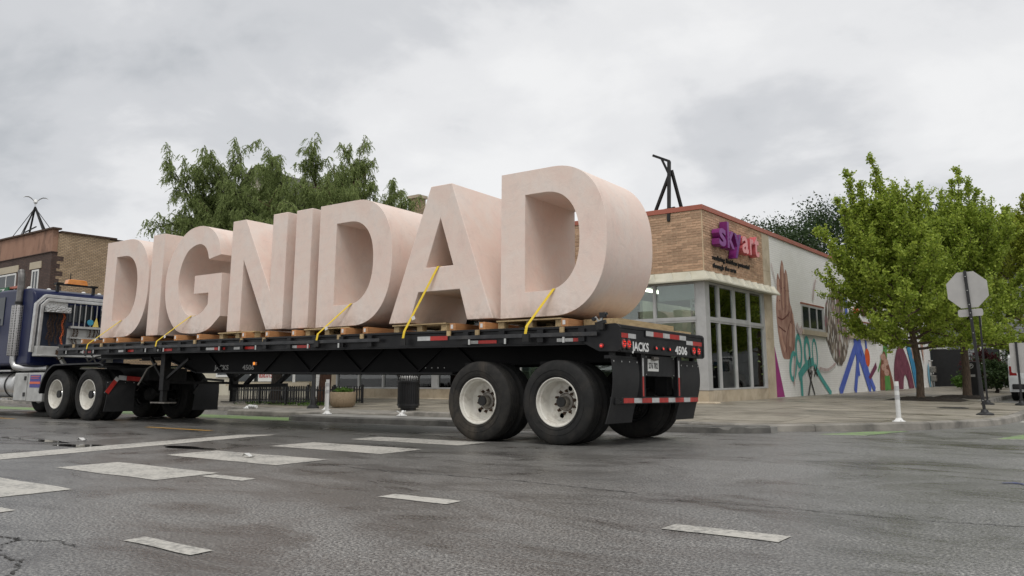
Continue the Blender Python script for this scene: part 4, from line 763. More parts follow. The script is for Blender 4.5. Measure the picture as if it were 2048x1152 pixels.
# rear end
rear = tp('rear_panel', 'trailer_black', lambda q: (q.box(.84, .893, .05, 2.54, 1.14, 1.425), q.box(.80, .90, .02, 2.57, 1.4255, 1.472)), bevel=.008)
for y0, y1 in ((-.004, .05), (2.54, 2.594)): tp('corner_plate', 'trailer_black', lambda q: q.prism([(.905, 1.165), (.905, 1.445), (.88, 1.475), (.84, 1.485), (.42, 1.47), (.40, 1.25), (.62, 1.145), (.88, 1.14)], y1-y0, lambda u, v, w: (u, y0+w, v)), bevel=.006)
tp('tape_plate', 'trailer_black', lambda q: q.box(.893, .906, .69, 1.95, 1.352, 1.44))
rq = lambda z0, z1, x=.896: (lambda q, a, b_: q.add([(x, a, z0), (x, b_, z0), (x, b_, z1), (x, a, z1)], [(0, 1, 2, 3)]))
tape(rear, rq(1.315, 1.372), [('red_tape', .055, .235), ('white_tape', .238, .445)]); tape(rear, rq(1.315, 1.372), [('white_tape', 1.975, 2.20), ('red_tape', 2.203, 2.52)])
tape(rear, rq(1.368, 1.43, .9085), [('white_tape', .70, .915), ('red_tape', .918, 1.20), ('white_tape', 1.203, 1.41), ('red_tape', 1.413, 1.72), ('white_tape', 1.723, 1.94)])
for y in (.10, .225, 2.20, 2.375):
    l = tp('tail_light', 'rubber', lambda q: q.lathe([(0, 0), (.072, 0), (.072, .014), (.058, .018)], 'x', (.893, y, 1.24), 24)); tp('lens', 'red_lens', lambda q: q.lathe([(.058, .0), (.055, .016), (.03, .022), (0, .023)], 'x', (.895, y, 1.24), 24), l, smooth=60)
    for k in range(6): a = k*1.047; tp('led', 'red_lit', lambda q: q.lathe([(0, .003), (.007, .002), (.007, 0)], 'x', (.918, y+.03*math.cos(a), 1.24+.03*math.sin(a)), 6), l)
for y in (.99, 1.195, 1.40):
    l = tp('marker_light', 'rubber', lambda q: q.lathe([(0, 0), (.03, 0), (.03, .012), (.022, .016)], 'x', (.893, y, 1.228), 16)); tp('lens', 'red_lens', lambda q: q.lathe([(.022, .0), (.02, .018), (0, .024)], 'x', (.895, y, 1.228), 16), l); tp('bulb', 'red_lit', lambda q: q.lathe([(0, .006), (.011, .003), (.011, 0)], 'x', (.916, y, 1.222), 8), l)
l = tp('side_marker', 'red_lens', lambda q: q.lathe([(.03, 0), (.028, -.015), (0, -.02)], 'y', (.66, -.004, 1.215), 14)); tp('bulb', 'red_lit', lambda q: q.lathe([(.011, 0), (0, -.006)], 'y', (.66, -.023, 1.213), 8), l)
q = MB(); text_fit('JACKS', .335, .80, 1.172, .105, lambda u, v, w: (.8945, u, v), q, .035); q.V = [shd(*v) for v in q.V]; q.build('stencil_name', 'stencil_white', rear, recalc=False)
q = MB(); text_fit('4506', 1.60, 2.0, 1.175, .105, lambda u, v, w: (.8945, u, v), q, .035); q.V = [shd(*v) for v in q.V]; q.build('stencil_number', 'stencil_white', rear, recalc=False)
tp('licence_panel', 'trailer_black', lambda q: q.box(.78, .812, .83, 1.76, .865, 1.135), bevel=.004)
for y, z in ((.88, 1.11), (1.71, 1.11), (.88, .885), (1.71, .885)): tp('bolt', 'bolt', lambda q: q.lathe([(0, .006), (.008, .004), (.008, 0)], 'x', (.812, y, z), 8))
pl = tp('licence_plate', 'plate', lambda q: q.box(.8125, .818, .92, 1.235, .93, 1.085)); q = MB(); text_fit('276 782', .94, 1.21, .967, .07, lambda u, v, w: (.8195, u, v), q, .03); q.V = [shd(*v) for v in q.V]; q.build('plate_number', 'black_ink', pl, recalc=False); tp('plate_lamp', 'hub_grey', lambda q: q.lathe([(0, -.07), (.025, -.07), (.03, 0), (.025, .07), (0, .07)], 'y', (.845, 1.075, 1.095), 12), pl)
for y in (.75, 1.84):
    p_ = tp('guard_post', 'trailer_black', lambda q: q.box(.77, .835, y-.055, y+.055, .60, 1.139)); tape(p_, rq(.86, 1.09, .8375), [('white_tape', y-.03, y+.012)]); tape(p_, rq(.61, .858, .8375), [('red_tape', y-.03, y+.012)])
gd = tp('underride_guard', 'trailer_black', lambda q: q.box(.73, .80, .06, 2.53, .515, .602), bevel=.006); ygs = np.linspace(.27, 2.52, 10)
tape(gd, rq(.528, .588, .8025), [('red_tape' if k % 2 == 0 else 'white_tape', ygs[k]+(.03 if k % 2 else 0), ygs[k+1]+(0 if k % 2 else .03)-.003) for k in range(9)])
q = MB()
for k in range(5):
    for j in range(3): q.box(.72+.02*0, .806, .075+k*.036, .098+k*.036, .525+j*.028, .543+j*.028)
tp('grip_tread', 'steel_dark', lambda q2: q2.add(q.V, q.F), gd)
def flap(y0, y1, x0, x1, z0, z1, name='mud_flap', par=trailer, m_='rubber_flap', slope=True):
    n = 10
    def fn(q):
        V = []
        for i in range(n+1):
            t_ = i/n; x = x0+(x1-x0)*t_**1.5+.03*math.sin(3.1*t_); V += [(x, y0+.02*math.sin(4*t_), z1+(z0-z1)*t_), (x+.02*math.sin(5*t_), y1-.03*math.sin(3*t_), z1+(z0-z1)*t_)]
        k = len(V); V += [(a-.012, b_, c_) for a, b_, c_ in V]; F = []
        for i in range(n): F += [(2*i, 2*i+1, 2*i+3, 2*i+2), (k+2*i+2, k+2*i+3, k+2*i+1, k+2*i), (2*i, 2*i+2, k+2*i+2, k+2*i), (2*i+1, k+2*i+1, k+2*i+3, 2*i+3)]
        F += [(0, k, k+1, 1), (2*n, 2*n+1, k+2*n+1, k+2*n)]; q.add(V, F)
    f = tp(name, m_, fn, par, slope, smooth=40)
    for k in range(4): tp('bolt', 'bolt', lambda q: q.lathe([(0, .008), (.011, .005), (.011, 0)], 'x', (x0+.006, y0+.04+k*(y1-y0-.08)/3, z1-.03), 8), f, slope)
    return f
flap(-.02, .67, .80, .72, .285, 1.06); flap(1.94, 2.60, .80, .72, .285, 1.06)
tp('flap_hanger', 'trailer_black', lambda q: (q.box(.70, .79, -.02, .68, 1.062, 1.10), q.box(.72, .78, .06, .12, 1.10, 1.20), q.box(.72, .78, .5, .56, 1.10, 1.20))); tp('flap_hanger', 'trailer_black', lambda q: (q.box(.70, .79, 1.92, 2.6, 1.062, 1.10), q.box(.72, .78, 2.0, 2.06, 1.10, 1.20), q.box(.72, .78, 2.45, 2.51, 1.10, 1.20)))
# main beams, stiffeners, cross members
prof = [(-12.4, 1.20), (-9.9, 1.20), (-8.75, .905), (-2.3, .905), (-1.9, 1.0), (.75, 1.05), (.75, 1.41), (-12.4, 1.41)]
for y in (.80, 1.76):
    tp('main_beam', 'trailer_web', lambda q: q.prism(prof, .02, lambda u, v, w: (u, y+w, v)))
    tp('beam_flange', 'trailer_black', lambda q: (q.box(-8.75, -2.3, y-.06, y+.08, .88, .904), q.box(-12.4, -9.9, y-.06, y+.08, 1.176, 1.199), q.bar((-9.9, y+.01, 1.188), (-8.75, y+.01, .892), .14, .024)))
for k in range(11):
    x = -8.6+k*.62; (None if -8.4 < x < -6.9 else tp('web_stiffener', 'trailer_web', lambda q: q.bar((x, .785, .92 if k % 2 else 1.38), (x+.62, .785, 1.38 if k % 2 else .92), .03, .03, (0, 1, 0))))
for k in range(22): x = FX+.35+k*.61; tp('cross_member', 'trailer_web', lambda q: q.box(x-.03, x+.03, .062, 2.528, 1.30, 1.414))
q = MB(); text_fit('JACKS', -8.24, -7.80, .95, .085, lambda u, v, w: (u, .7965, v), q, .03); q.V = [shd(*v) for v in q.V]; q.build('stencil_name', 'stencil_grey', trailer, recalc=False); q = MB(); text_fit('4506', -7.38, -7.04, .95, .085, lambda u, v, w: (u, .7965, v), q, .03); q.V = [shd(*v) for v in q.V]; q.build('stencil_number', 'stencil_grey', trailer, recalc=False)
l = tp('amber_marker', 'amber', lambda q: q.box(-7.07, -6.95, .775, .797, 1.03, 1.09), bevel=.006); tp('bulb', 'amber_lit', lambda q: q.box(-7.03, -7.0, .768, .774, 1.035, 1.085), l)
for k in range(4): tp('bolt', 'bolt', lambda q: q.lathe([(.010, 0), (.010, -.006), (0, -.009)], 'y', (-2.88+k*.125, .80, .975), 8))
# landing gear
for y in (.50, 2.09):
    lg = tp('landing_leg', 'steel_dark', lambda q: (q.box(-9.46, -9.32, y-.07, y+.07, .62, 1.40), q.box(-9.44, -9.34, y-.05, y+.05, .40, .62)), slope=False, bevel=.006); tp('foot_plate', 'hub_grey', lambda q: q.box(-9.62, -9.14, y-.13, y+.13, .375, .40), lg, False); tp('diagonal_brace', 'steel_dark', lambda q: q.bar((-9.32, y, .85), (-8.62, y, 1.22), .05), lg, False); tp('diagonal_brace', 'steel_dark', lambda q: q.bar((-9.46, y, .85), (-10.1, y+.1, 1.28), .05), lg, False)
tp('gear_shaft', 'steel_dark', lambda q: q.bar((-9.39, .57, .78), (-9.39, 2.02, .78), .05), slope=False); tp('crank_handle', 'hub_grey', lambda q: q.tube([(-9.6, .43, 1.15), (-9.85, .40, 1.05), (-10.0, .36, .80), (-9.98, .30, .72)], .016, 8), slope=False)
tp('under_rail', 'trailer_black', lambda q: (q.bar((-9.3, 2.02, .72), (-7.6, 2.02, .74), .07), q.bar((-7.9, 2.02, .74), (-7.3, 2.0, 1.1), .07), q.bar((-8.9, 2.02, .74), (-8.4, 2.0, 1.1), .07)), slope=False)
# axles and suspension
for x in (0, -1.25):
    tp('axle', 'steel_dark', lambda q: q.tube([(x, .1, .525), (x, 2.49, .525)], .065, 14), slope=False)
    for y in (.80, 1.79): tp('leaf_spring', 'steel_dark', lambda q: (q.box(x-.5, x+.5, y-.05, y+.05, .60, .66), q.box(x-.38, x+.38, y-.05, y+.05, .661, .71)), slope=False)
for x in (-1.95, -.63, .62):
    for y in (.80, 1.79): tp('spring_hanger', 'trailer_black', lambda q: q.box(x-.09, x+.09, y-.08, y+.08, .62, 1.06), slope=False)
# wheels: mesh of the white rim with tyre, hub and nuts as sub-parts; axis along y, outer face at y=0
def tyre_mesh(R_=.525, r_=.295, w=.275):
    P = [(r_, .03), (r_+.02, .012), (r_+.07, .0), (R_-.11, -.004), (R_-.05, .006), (R_-.018, .022), (R_-.004, .036)]
    for k in range(5):
        y0 = .042+k*(w-.084)/5; y1 = y0+(w-.084)/5; P += [(R_, y0+.002), (R_, y1-.014), (R_-.014, y1-.011), (R_-.014, y1-.002)]
    P += [(R_-.004, w-.036), (R_-.018, w-.022), (R_-.05, w-.006), (R_-.11, w+.004), (r_+.07, w), (r_+.02, w-.012), (r_, w-.03)]
    return P
def rib(q, R0, dy):
    q.lathe([(R0-.004, dy+.001), (R0, dy-.004), (R0+.004, dy+.001)], 'y', n=56)
qt = MB(); qt.lathe(tyre_mesh(), 'y', n=64); rib(qt, .335, .0); rib(qt, .405, -.005); tyre_o = qt.build('tyre', 'rubber', smooth=35); tyre_me = tyre_o.data; bpy.data.objects.remove(tyre_o)
tyre_dusty = tyre_me.copy(); tyre_dusty.materials[0] = MATS['rubber_dusty']
def disc_with_holes(q, R_out, R_in, y, nh, rh, rc, a0=.3):
    n = 60; outer = [(R_out*math.cos(2*math.pi*k/n), R_out*math.sin(2*math.pi*k/n)) for k in range(n)]; hl = [[(R_in*math.cos(-2*math.pi*k/30), R_in*math.sin(-2*math.pi*k/30)) for k in range(30)]]
    for h in range(nh): a = a0+2*math.pi*h/nh; hl.append([(rc*math.cos(a)+rh*math.cos(-2*math.pi*k/18), rc*math.sin(a)+rh*math.sin(-2*math.pi*k/18)) for k in range(18)])
    q.prism(outer, .012, lambda u, v, w: (u, y+w, v), hl)
def rim_mesh(dish=True, holes=2, a0=3.9):
    q = MB(); yd = .235 if dish else .10
    q.lathe([(.300, .03), (.308, .018), (.306, .008), (.296, .006), (.288, .018), (.283, .05), (.270, .058), (.262, .09), (.258, yd-.03), (.245, yd-.008)], 'y', n=56)
    q.lathe([(.246, yd-.008), (.228, yd), (.212, yd+.004)], 'y', n=56)
    disc_with_holes(q, .212, .112, yd+.003, holes, .034, .182, a0); q.lathe([(.292, .262), (.262, .255), (.258, yd)], 'y', n=40)
    return q
o = rim_mesh().build('wheel', 'rim_white', smooth=35); rim_a = o.data; bpy.data.objects.remove(o)
o = rim_mesh(a0=4.35).build('wheel', 'rim_white', smooth=35); rim_b = o.data; bpy.data.objects.remove(o)
o = rim_mesh().build('wheel', 'steel_dark', smooth=35); rim_d = o.data; bpy.data.objects.remove(o)
q = MB(); q.lathe([(.110, .27), (.108, .226), (.075, .220), (.072, .18), (.066, .135), (.058, .125), (.040, .122), (.036, .130), (.026, .128), (0, .127)], 'y', n=32); o = q.build('hub', 'hub_grey', smooth=35); hub_me = o.data; bpy.data.objects.remove(o)
q = MB(); q.lathe([(.116, .238), (.114, .230), (.094, .226), (.09, .23)], 'y', n=32); o = q.build('hub_gap_shade', 'rust_and_gap_shade', smooth=35); gap_shade_me = o.data; bpy.data.objects.remove(o)  # dark ring paints the shade in the gap between hub and disc
q = MB(); q.lathe([(.016, .236), (.016, .205), (.010, .200), (.008, .185), (0, .184)], 'y', n=6); q.add([(-.026, .236, -.018), (.026, .236, -.018), (0, .236, .032), (-.015, .216, -.010), (.015, .216, -.010), (0, .216, .018)], [(0, 1, 4, 3), (1, 2, 5, 4), (2, 0, 3, 5), (3, 4, 5)]); o = q.build('wheel_nut', 'rust_and_gap_shade'); nut_me = o.data; bpy.data.objects.remove(o)
q = MB(); q.lathe([(.105, .235), (.100, .15), (.085, .11), (.05, .08), (0, .072)], 'y', n=32); o = q.build('hub_cap', 'chrome', smooth=50); cap_me = o.data; bpy.data.objects.remove(o)
def link(name, me, par, loc=(0, 0, 0), rz_=0, ry=0):
    o = bpy.data.objects.new(name, me); C.objects.link(o); o.parent = par; o.location = loc; o.rotation_euler = (0, ry, rz_); return o
def wheel(par, x, y, far=False, kind=0, full=True, z=.525, s=1.0):
    w = link('wheel', rim_d if not full else (rim_a if kind == 0 else rim_b), par, (x, y, z), math.pi if far else 0); w.scale = (s, 1, s); link('tyre', tyre_dusty if (par is trailer and kind == 0 and full and x < -1 and not far) else tyre_me, w)
    if full:
        if kind < 2:
            link('hub', hub_me, w); link('hub_gap_shade', gap_shade_me, w)
            for k in range(10): a = k*.6283+.2; link('wheel_nut', nut_me, w, (.140*math.cos(a), 0, .140*math.sin(a)), 0, -a+math.pi/2)
        else: link('hub_cap', cap_me, w)
    return w
for i, x in enumerate((0, -1.25)):
    wheel(trailer, x, -.005, False, 1-i); wheel(trailer, x, .325, False, 0, False); wheel(trailer, x, 2.595, True, i); wheel(trailer, x, 2.265, True, 0, False)

# ------------------------------------------------------------------ tractor
truck = thing('semi_truck', 'dark blue semi truck tractor with aluminium headache rack', 'truck', tloc(-14, 0, 0), TR)
TO = (-14, 0, 0)
def kp(name, m_, fn, par=truck, **kw): q = MB(TO); fn(q); return q.build(name, m_, par, **kw)
TX = -11.37
for x in (TX, TX-1.32):
    w = wheel(truck, x+14, .03, False, 2); wheel(truck, x+14, .36, False, 0, False); wheel(truck, x+14, 2.56, True, 2); wheel(truck, x+14, 2.23, True, 0, False)
    kp('axle', 'steel_dark', lambda q: q.tube([(x, .1, .525), (x, 2.49, .525)], .08, 12)); kp('differential', 'steel_dark', lambda q: q.lathe([(0, -.22), (.14, -.18), (.2, 0), (.14, .18), (0, .22)], 'x', (x, 1.3, .53), 16))
wheel(truck, -18.2+14, .05, False, 2); wheel(truck, -18.2+14, 2.54, True, 2)
for y in (.86, 1.66): kp('frame_rail', 'steel_dark', lambda q: q.box(-19.3, -10.55, y, y+.07, .82, 1.08))
kp('frame_cross', 'steel_dark', lambda q: q.box(-10.62, -10.55, .93, 1.66, .82, 1.08)); kp('frame_cross', 'steel_dark', lambda q: q.box(-13.4, -13.3, .93, 1.66, .82, 1.08))
kp('fifth_wheel', 'steel_dark', lambda q: (q.box(-12.6, -11.5, .85, 1.75, 1.10, 1.17), q.box(-12.3, -11.8, .9, 1.7, 1.081, 1.099)))
# fenders
def fender(y0, y1):
    arc = [(TX-1.32+.66*math.cos(a), .50+.66*math.sin(a)) for a in np.linspace(math.pi*.97, math.pi*.5, 12)]+[(TX+.45, 1.17), (TX+.60, 1.12)]
    inn = [(a-.0, b_-.03) for a, b_ in arc[::-1]]; inn = [(a+(.03 if a < TX-1.5 else 0), b_) for a, b_ in inn]
    return kp('fender', 'trailer_black', lambda q: q.prism(arc+inn, y1-y0, lambda u, v, w: (u, y0+w, v)), smooth=30)
fender(-.01, .62); fender(1.97, 2.60)
for y0, y1 in ((-.01, .62), (1.95, 2.60)):
    f = flap(y0, y1, -10.62+14, -10.58+14, .20, .80, 'mud_flap', truck, 'rubber_flap', False)
    b_ = kp('flap_bracket', 'steel_dark', lambda q: (q.bar((-10.60, y0, .55), (-10.60, y0+.22, .87), .05), q.bar((-10.60, y0+.22, .87), (-10.60, y1+.1, .84), .05)))
    if y0 < 0:
        def tq(q, a, c_): P = [Vector((-10.568, y0, .55)), Vector((-10.568, y0+.22, .87)), Vector((-10.568, y1+.1, .84))]; seg = 0 if a < 1 else 1; a -= seg; c_ -= seg; p, r = P[seg].lerp(P[seg+1], a), P[seg].lerp(P[seg+1], c_); n_ = (P[seg+1]-P[seg]).normalized().cross(Vector((1, 0, 0)))*.045; q.add([tuple(p-n_-Vector(TO)), tuple(r-n_-Vector(TO)), tuple(r+n_-Vector(TO)), tuple(p+n_-Vector(TO))], [(0, 1, 2, 3)])
        for m_, a, c_ in (('red_tape', .05, .8), ('white_tape', .8, .99), ('white_tape', 1.02, 1.35), ('red_tape', 1.36, 1.95)): q = MB(); tq(q, a, c_); q.build('reflective_tape', m_, b_, recalc=False)
# cab body
cab = [(-14.32, 1.16), (-14.32, 2.72), (-14.40, 2.88), (-14.60, 2.95), (-16.1, 2.98), (-16.45, 2.90), (-17.05, 2.16), (-19.2, 1.98), (-19.4, 1.80), (-19.45, .95), (-17.5, .95), (-17.4, 1.16)]
kp('cab', 'truck_blue', lambda q: q.prism(cab, 2.30, lambda u, v, w: (u, .14+w, v)), smooth=40, bevel=.07, seg=4)
kp('side_window', 'cab_glass', lambda q: q.prism([(-16.95, 2.12), (-16.45, 2.78), (-15.75, 2.80), (-15.75, 2.12)], .02, lambda u, v, w: (u, .125+w, v))); kp('door_mirror', 'truck_blue', lambda q: q.box(-16.9, -16.75, -.25, .0, 1.95, 2.35), bevel=.02); kp('mirror_arm', 'chrome', lambda q: q.tube([(-16.6, .14, 2.4), (-16.85, -.12, 2.45), (-16.85, -.12, 1.9), (-16.6, .14, 1.85)], .014, 8)); kp('grille', 'chrome', lambda q: q.box(-19.5, -19.44, .6, 2.0, 1.0, 1.75)); kp('bumper', 'chrome', lambda q: q.box(-19.75, -19.5, .05, 2.55, .4, .85), bevel=.03); kp('front_fender', 'truck_blue', lambda q: q.prism([(-18.2+.72*math.cos(a), .55+.72*math.sin(a)) for a in np.linspace(.1, 3.04, 14)]+[(-18.2+.6*math.cos(a), .5+.6*math.sin(a)) for a in np.linspace(3.04, .1, 14)], .35, lambda u, v, w: (u, .03+w, v)))
for y in (.4, .85, 1.7, 2.1): kp('roof_lamp', 'trim_white', lambda q: q.lathe([(.06, 0), (.055, .05), (.03, .08), (0, .085)], 'z', (-15.2, y, 2.965), 12), smooth=60)
# headache rack behind the cab
hr = kp('rack_frame', 'aluminium', lambda q: [q.bar(a, b_, .075, .10, (1, 0, 0)) for a, b_ in (((-14.18, .12, 1.45), (-14.18, .14, 2.57)), ((-14.18, .14, 2.55), (-14.18, .32, 2.75)), ((-14.18, .30, 2.75), (-14.18, 2.28, 2.75)), ((-14.18, 2.26, 2.75), (-14.18, 2.44, 2.55)), ((-14.18, 2.44, 2.57), (-14.18, 2.46, 1.45)), ((-14.12, .22, 1.6), (-14.12, .23, 2.52)), ((-14.12, .22, 2.5), (-14.12, .36, 2.66)), ((-14.12, .34, 2.66), (-14.12, 2.24, 2.66)))], bevel=.012)
kp('rack_plate', 'truck_blue_dull', lambda q: q.box(-14.17, -14.14, .24, .86, 1.6, 2.58), hr); kp('rack_plate', 'truck_blue_dull', lambda q: q.box(-14.17, -14.14, 1.62, 2.34, 1.6, 2.58), hr)
for y0, y1 in ((.28, .82), (1.62, 2.3)): kp('tread_shelf', 'tread_plate', lambda q: (q.box(-14.13, -13.93, y0, y1, 2.37, 2.50), q.box(-14.135, -14.12, y0, y1, 2.505, 2.64)), hr, bevel=.01)
for y in np.linspace(.98, 1.52, 5): kp('window_bar', 'aluminium', lambda q: q.tube([(-14.12, y, 2.05), (-14.12, y, 2.62)], .014, 8), hr)
kp('rear_window', 'cab_glass', lambda q: q.box(-14.315, -14.30, .95, 1.55, 2.2, 2.6)); kp('chain_rail', 'aluminium_dull', lambda q: q.box(-14.14, -14.02, .88, 1.60, 2.04, 2.09), hr); kp('rack_lower_plate', 'aluminium_dull', lambda q: (q.box(-14.17, -14.14, .862, 1.618, 1.6, 2.03), q.box(-14.14, -14.05, .9, 1.58, 1.80, 1.83)), hr)
kp('rack_base', 'aluminium_dull', lambda q: (q.box(-14.20, -14.0, .16, 2.42, 1.36, 1.595), q.box(-14.0, -13.75, .16, 2.42, 1.36, 1.39)), hr, bevel=.012); kp('tie_ring', 'chain', lambda q: (q.box(-13.995, -13.95, .58, .70, 1.42, 1.52), q.tube([(-13.96, .60, 1.44), (-13.93, .58, 1.33), (-13.93, .64, 1.28), (-13.93, .70, 1.33), (-13.96, .68, 1.44)], .014, 6)), hr)
kp('rack_foot', 'aluminium_dull', lambda q: q.bar((-14.05, .72, 1.36), (-13.9, .82, 1.10), .14, .05), hr); kp('rack_foot', 'aluminium_dull', lambda q: q.bar((-14.05, 1.9, 1.36), (-13.9, 1.8, 1.10), .14, .05), hr)
def chain(y, z1, z0, m_='chain', x=-14.08, sw=.02):
    q = MB(TO); z = z1; k = 0
    while z > z0:
        a = k % 2; cx_, cy_ = x+random.uniform(-.01, .01), y+sw*math.sin(k*.9); w_, t_ = .018, .007; pts = [(w_*math.cos(u), .034*math.sin(u)) for u in np.linspace(0, 2*math.pi, 9)]
        q.tube([(cx_+(p[0] if a else 0), cy_+(0 if a else p[0]), z+p[1]) for p in pts], t_, 5, False); z -= .048; k += 1
    return q.build('chain', m_, None)
for i, (y, z1, z0, m_) in enumerate(((.40, 2.36, 1.78, 'chain'), (.46, 2.33, 1.60, 'chain'), (.52, 2.36, 1.70, 'chain'), (.60, 2.36, 1.66, 'chain'), (.66, 2.33, 1.85, 'chain'), (.72, 2.37, 1.62, 'chain_orange'), (.76, 2.35, 1.75, 'chain'), (.98, 2.04, 1.58, 'chain'), (1.06, 2.04, 1.65, 'chain'), (1.36, 2.04, 1.60, 'chain'), (1.46, 2.04, 1.66, 'chain'), (1.54, 2.04, 1.60, 'chain'))):
    c_ = chain(y, z1, z0, m_); c_.location = truck.location; c_.rotation_euler = TR
    tag(c_, 'orange steel chain hanging on the blue truck rack' if m_ == 'chain_orange' else ('rusty tie down chain hanging below the rack shelf' if y < .9 else 'rusty tie down chain hanging on the rack rail'), 'chain', 'chains on the truck rack' if m_ == 'chain' else None)
kp('blue_reel', 'blue_bit', lambda q: q.lathe([(0, -.02), (.07, -.02), (.07, .02), (0, .02)], 'x', (-14.08, 1.36, 2.2), 14), hr); kp('yellow_wedge', 'yellow_bit', lambda q: q.prism([(1.42, 2.10), (1.56, 2.10), (1.50, 2.32)], .03, lambda u, v, w: (-14.09+w, u, v)), hr)
# light bar
lbr = kp('light_bracket', 'steel_dark', lambda q: (q.bar((-14.5, .72, 2.85), (-14.5, .72, 3.09), .06), q.bar((-14.5, 1.58, 2.85), (-14.5, 1.58, 3.09), .06), q.box(-14.56, -14.44, .66, 1.66, 3.08, 3.11), q.box(-14.58, -14.42, .66, .82, 3.11, 3.125), q.box(-14.58, -14.42, 1.5, 1.66, 3.11, 3.125))); kp('amber_beacon', 'amber', lambda q: q.prism([(.90, 3.112), (1.40, 3.112), (1.36, 3.22), (1.30, 3.235), (1.0, 3.235), (.93, 3.22)], .18, lambda u, v, w: (-14.59+w, u, v)), lbr, bevel=.02, smooth=40); kp('antenna', 'steel_dark', lambda q: q.tube([(-14.5, 1.0, 3.23), (-14.5, 1.0, 3.38)], .012, 6), lbr)
# exhaust stack
stx, sty = -14.95, .10
ex = kp('exhaust_stack', 'stack_metal', lambda q: q.tube([(stx, sty, 2.5), (stx, sty, 3.1), (stx-.02, sty, 3.25), (stx-.08, sty, 3.38)], .075, 20, False), smooth=50); kp('stack_tip', 'black_ink', lambda q: q.lathe([(0, 0), (.07, 0)], 'z', (stx-.075, sty, 3.365), 20), ex)
kp('stack_guard', 'perforated', lambda q: q.lathe([(.0, 1.38), (.14, 1.38), (.145, 1.40), (.145, 2.53), (.14, 2.55), (0, 2.55)], 'z', (stx, sty, 0), 32), ex, smooth=40); kp('stack_elbow', 'aluminium', lambda q: q.tube([(stx, sty, 1.38), (stx, sty, 1.25), (stx+.06, sty+.03, 1.13), (stx+.25, sty+.12, 1.10), (stx+.6, sty+.5, 1.10)], .075, 16), ex, smooth=50); kp('stack_clamp', 'steel_dark', lambda q: q.lathe([(.08, 2.58), (.095, 2.58), (.095, 2.64), (.08, 2.64)], 'z', (stx, sty, 0), 20), ex)
# battery box, tank, steps
bb = kp('battery_box', 'aluminium_dull', lambda q: q.box(-14.85, -13.50, .14, .62, .35, .99), bevel=.015); kp('box_door', 'aluminium_dull', lambda q: q.box(-14.82, -14.22, .125, .139, .37, .97), bb, bevel=.006)
for z in (.50, .86): kp('latch', 'steel_dark', lambda q: q.box(-14.34, -14.26, .110, .124, z-.04, z+.05), bb)
stk = kp('warning_sticker', 'sticker_blue', lambda q: q.box(-14.10, -13.62, .133, .139, .66, .94), bb); kp('sticker_band', 'sticker_red', lambda q: (q.box(-14.10, -13.62, .130, .1325, .74, .79), q.box(-14.06, -13.66, .130, .1325, .90, .915), q.box(-14.06, -13.70, .130, .1325, .86, .872)), stk)
kp('fuel_tank', 'aluminium', lambda q: q.lathe([(0, -1.75), (.24, -1.75), (.30, -1.70), (.30, -.05), (.24, 0), (0, 0)], 'x', (-15.0, .44, .72), 36), smooth=40); [kp('tank_strap', 'steel_dark', lambda q: q.lathe([(.305, 0), (.312, .0), (.312, .05), (.305, .05)], 'x', (xs_, .44, .72), 36)) for xs_ in (-15.35, -16.3)]; kp('step', 'tread_plate', lambda q: q.box(-16.6, -15.05, .12, .3, .38, .41)); kp('step', 'tread_plate', lambda q: q.box(-16.6, -15.05, .12, .3, 1.025, 1.06))
kp('air_line', 'steel_dark', lambda q: q.tube([(-13.95, 1.2, 1.5), (-13.6, 1.15, 1.25), (-13.2, 1.1, 1.35), (-12.75, 1.1, 1.40)], .02, 6)); kp('air_line', 'steel_dark', lambda q: q.tube([(-13.95, 1.35, 1.5), (-13.5, 1.3, 1.2), (-13.1, 1.25, 1.3), (-12.75, 1.25, 1.38)], .02, 6)); kp('deck_plate', 'aluminium_dull', lambda q: q.box(-14.0, -13.3, .5, 2.1, 1.082, 1.10))

# ------------------------------------------------------------------ the giant letters
def Dsh(): return [(0, 0), (0, 2.0)]+sup(.83, 1.0, .82, 1.0, math.pi/2, -math.pi/2, 40), [[(.40, .335), (.40, 1.665)]+sup(.70, 1.0, .55, .665, math.pi/2, -math.pi/2, 32)]
gout = [(1.72, 1.42)]+smooth_path([(1.72, 1.42), (1.60, 1.73), (1.35, 1.94), (1.02, 2.02), (.62, 1.95), (.27, 1.68), (.06, 1.32), (0, 1.0), (.05, .62), (.22, .30), (.5, .06), (.9, 0.0), (1.25, .01), (1.52, .09), (1.80, .29)], 6)[1:]
ginn = smooth_path([(1.41, .52), (1.22, .37), (.95, .315), (.68, .42), (.5, .68), (.43, .98), (.5, 1.32), (.7, 1.58), (1.02, 1.675), (1.25, 1.58), (1.36, 1.36)], 6)
G = gout+[(1.78, 1.075), (.955, 1.075), (.955, .735), (1.41, .735)]+ginn
N_ = [(0, 0), (0, 2.0), (.38, 2.0), (1.13, .68), (1.13, 2.0), (1.51, 2.0), (1.51, 0), (1.09, 0), (.365, 1.27), (.365, 0)]
A_ = [(0, 0), (.78, 2.01), (1.18, 2.01), (1.95, 0), (1.50, 0), (1.36, .44), (.575, .44), (.42, 0)]; Ah = [[(.975, 1.51), (.717, .795), (1.232, .795)]]
I_ = [(0, 0), (0, 2.0), (.395, 2.0), (.395, 0)]
DEP = 1.30
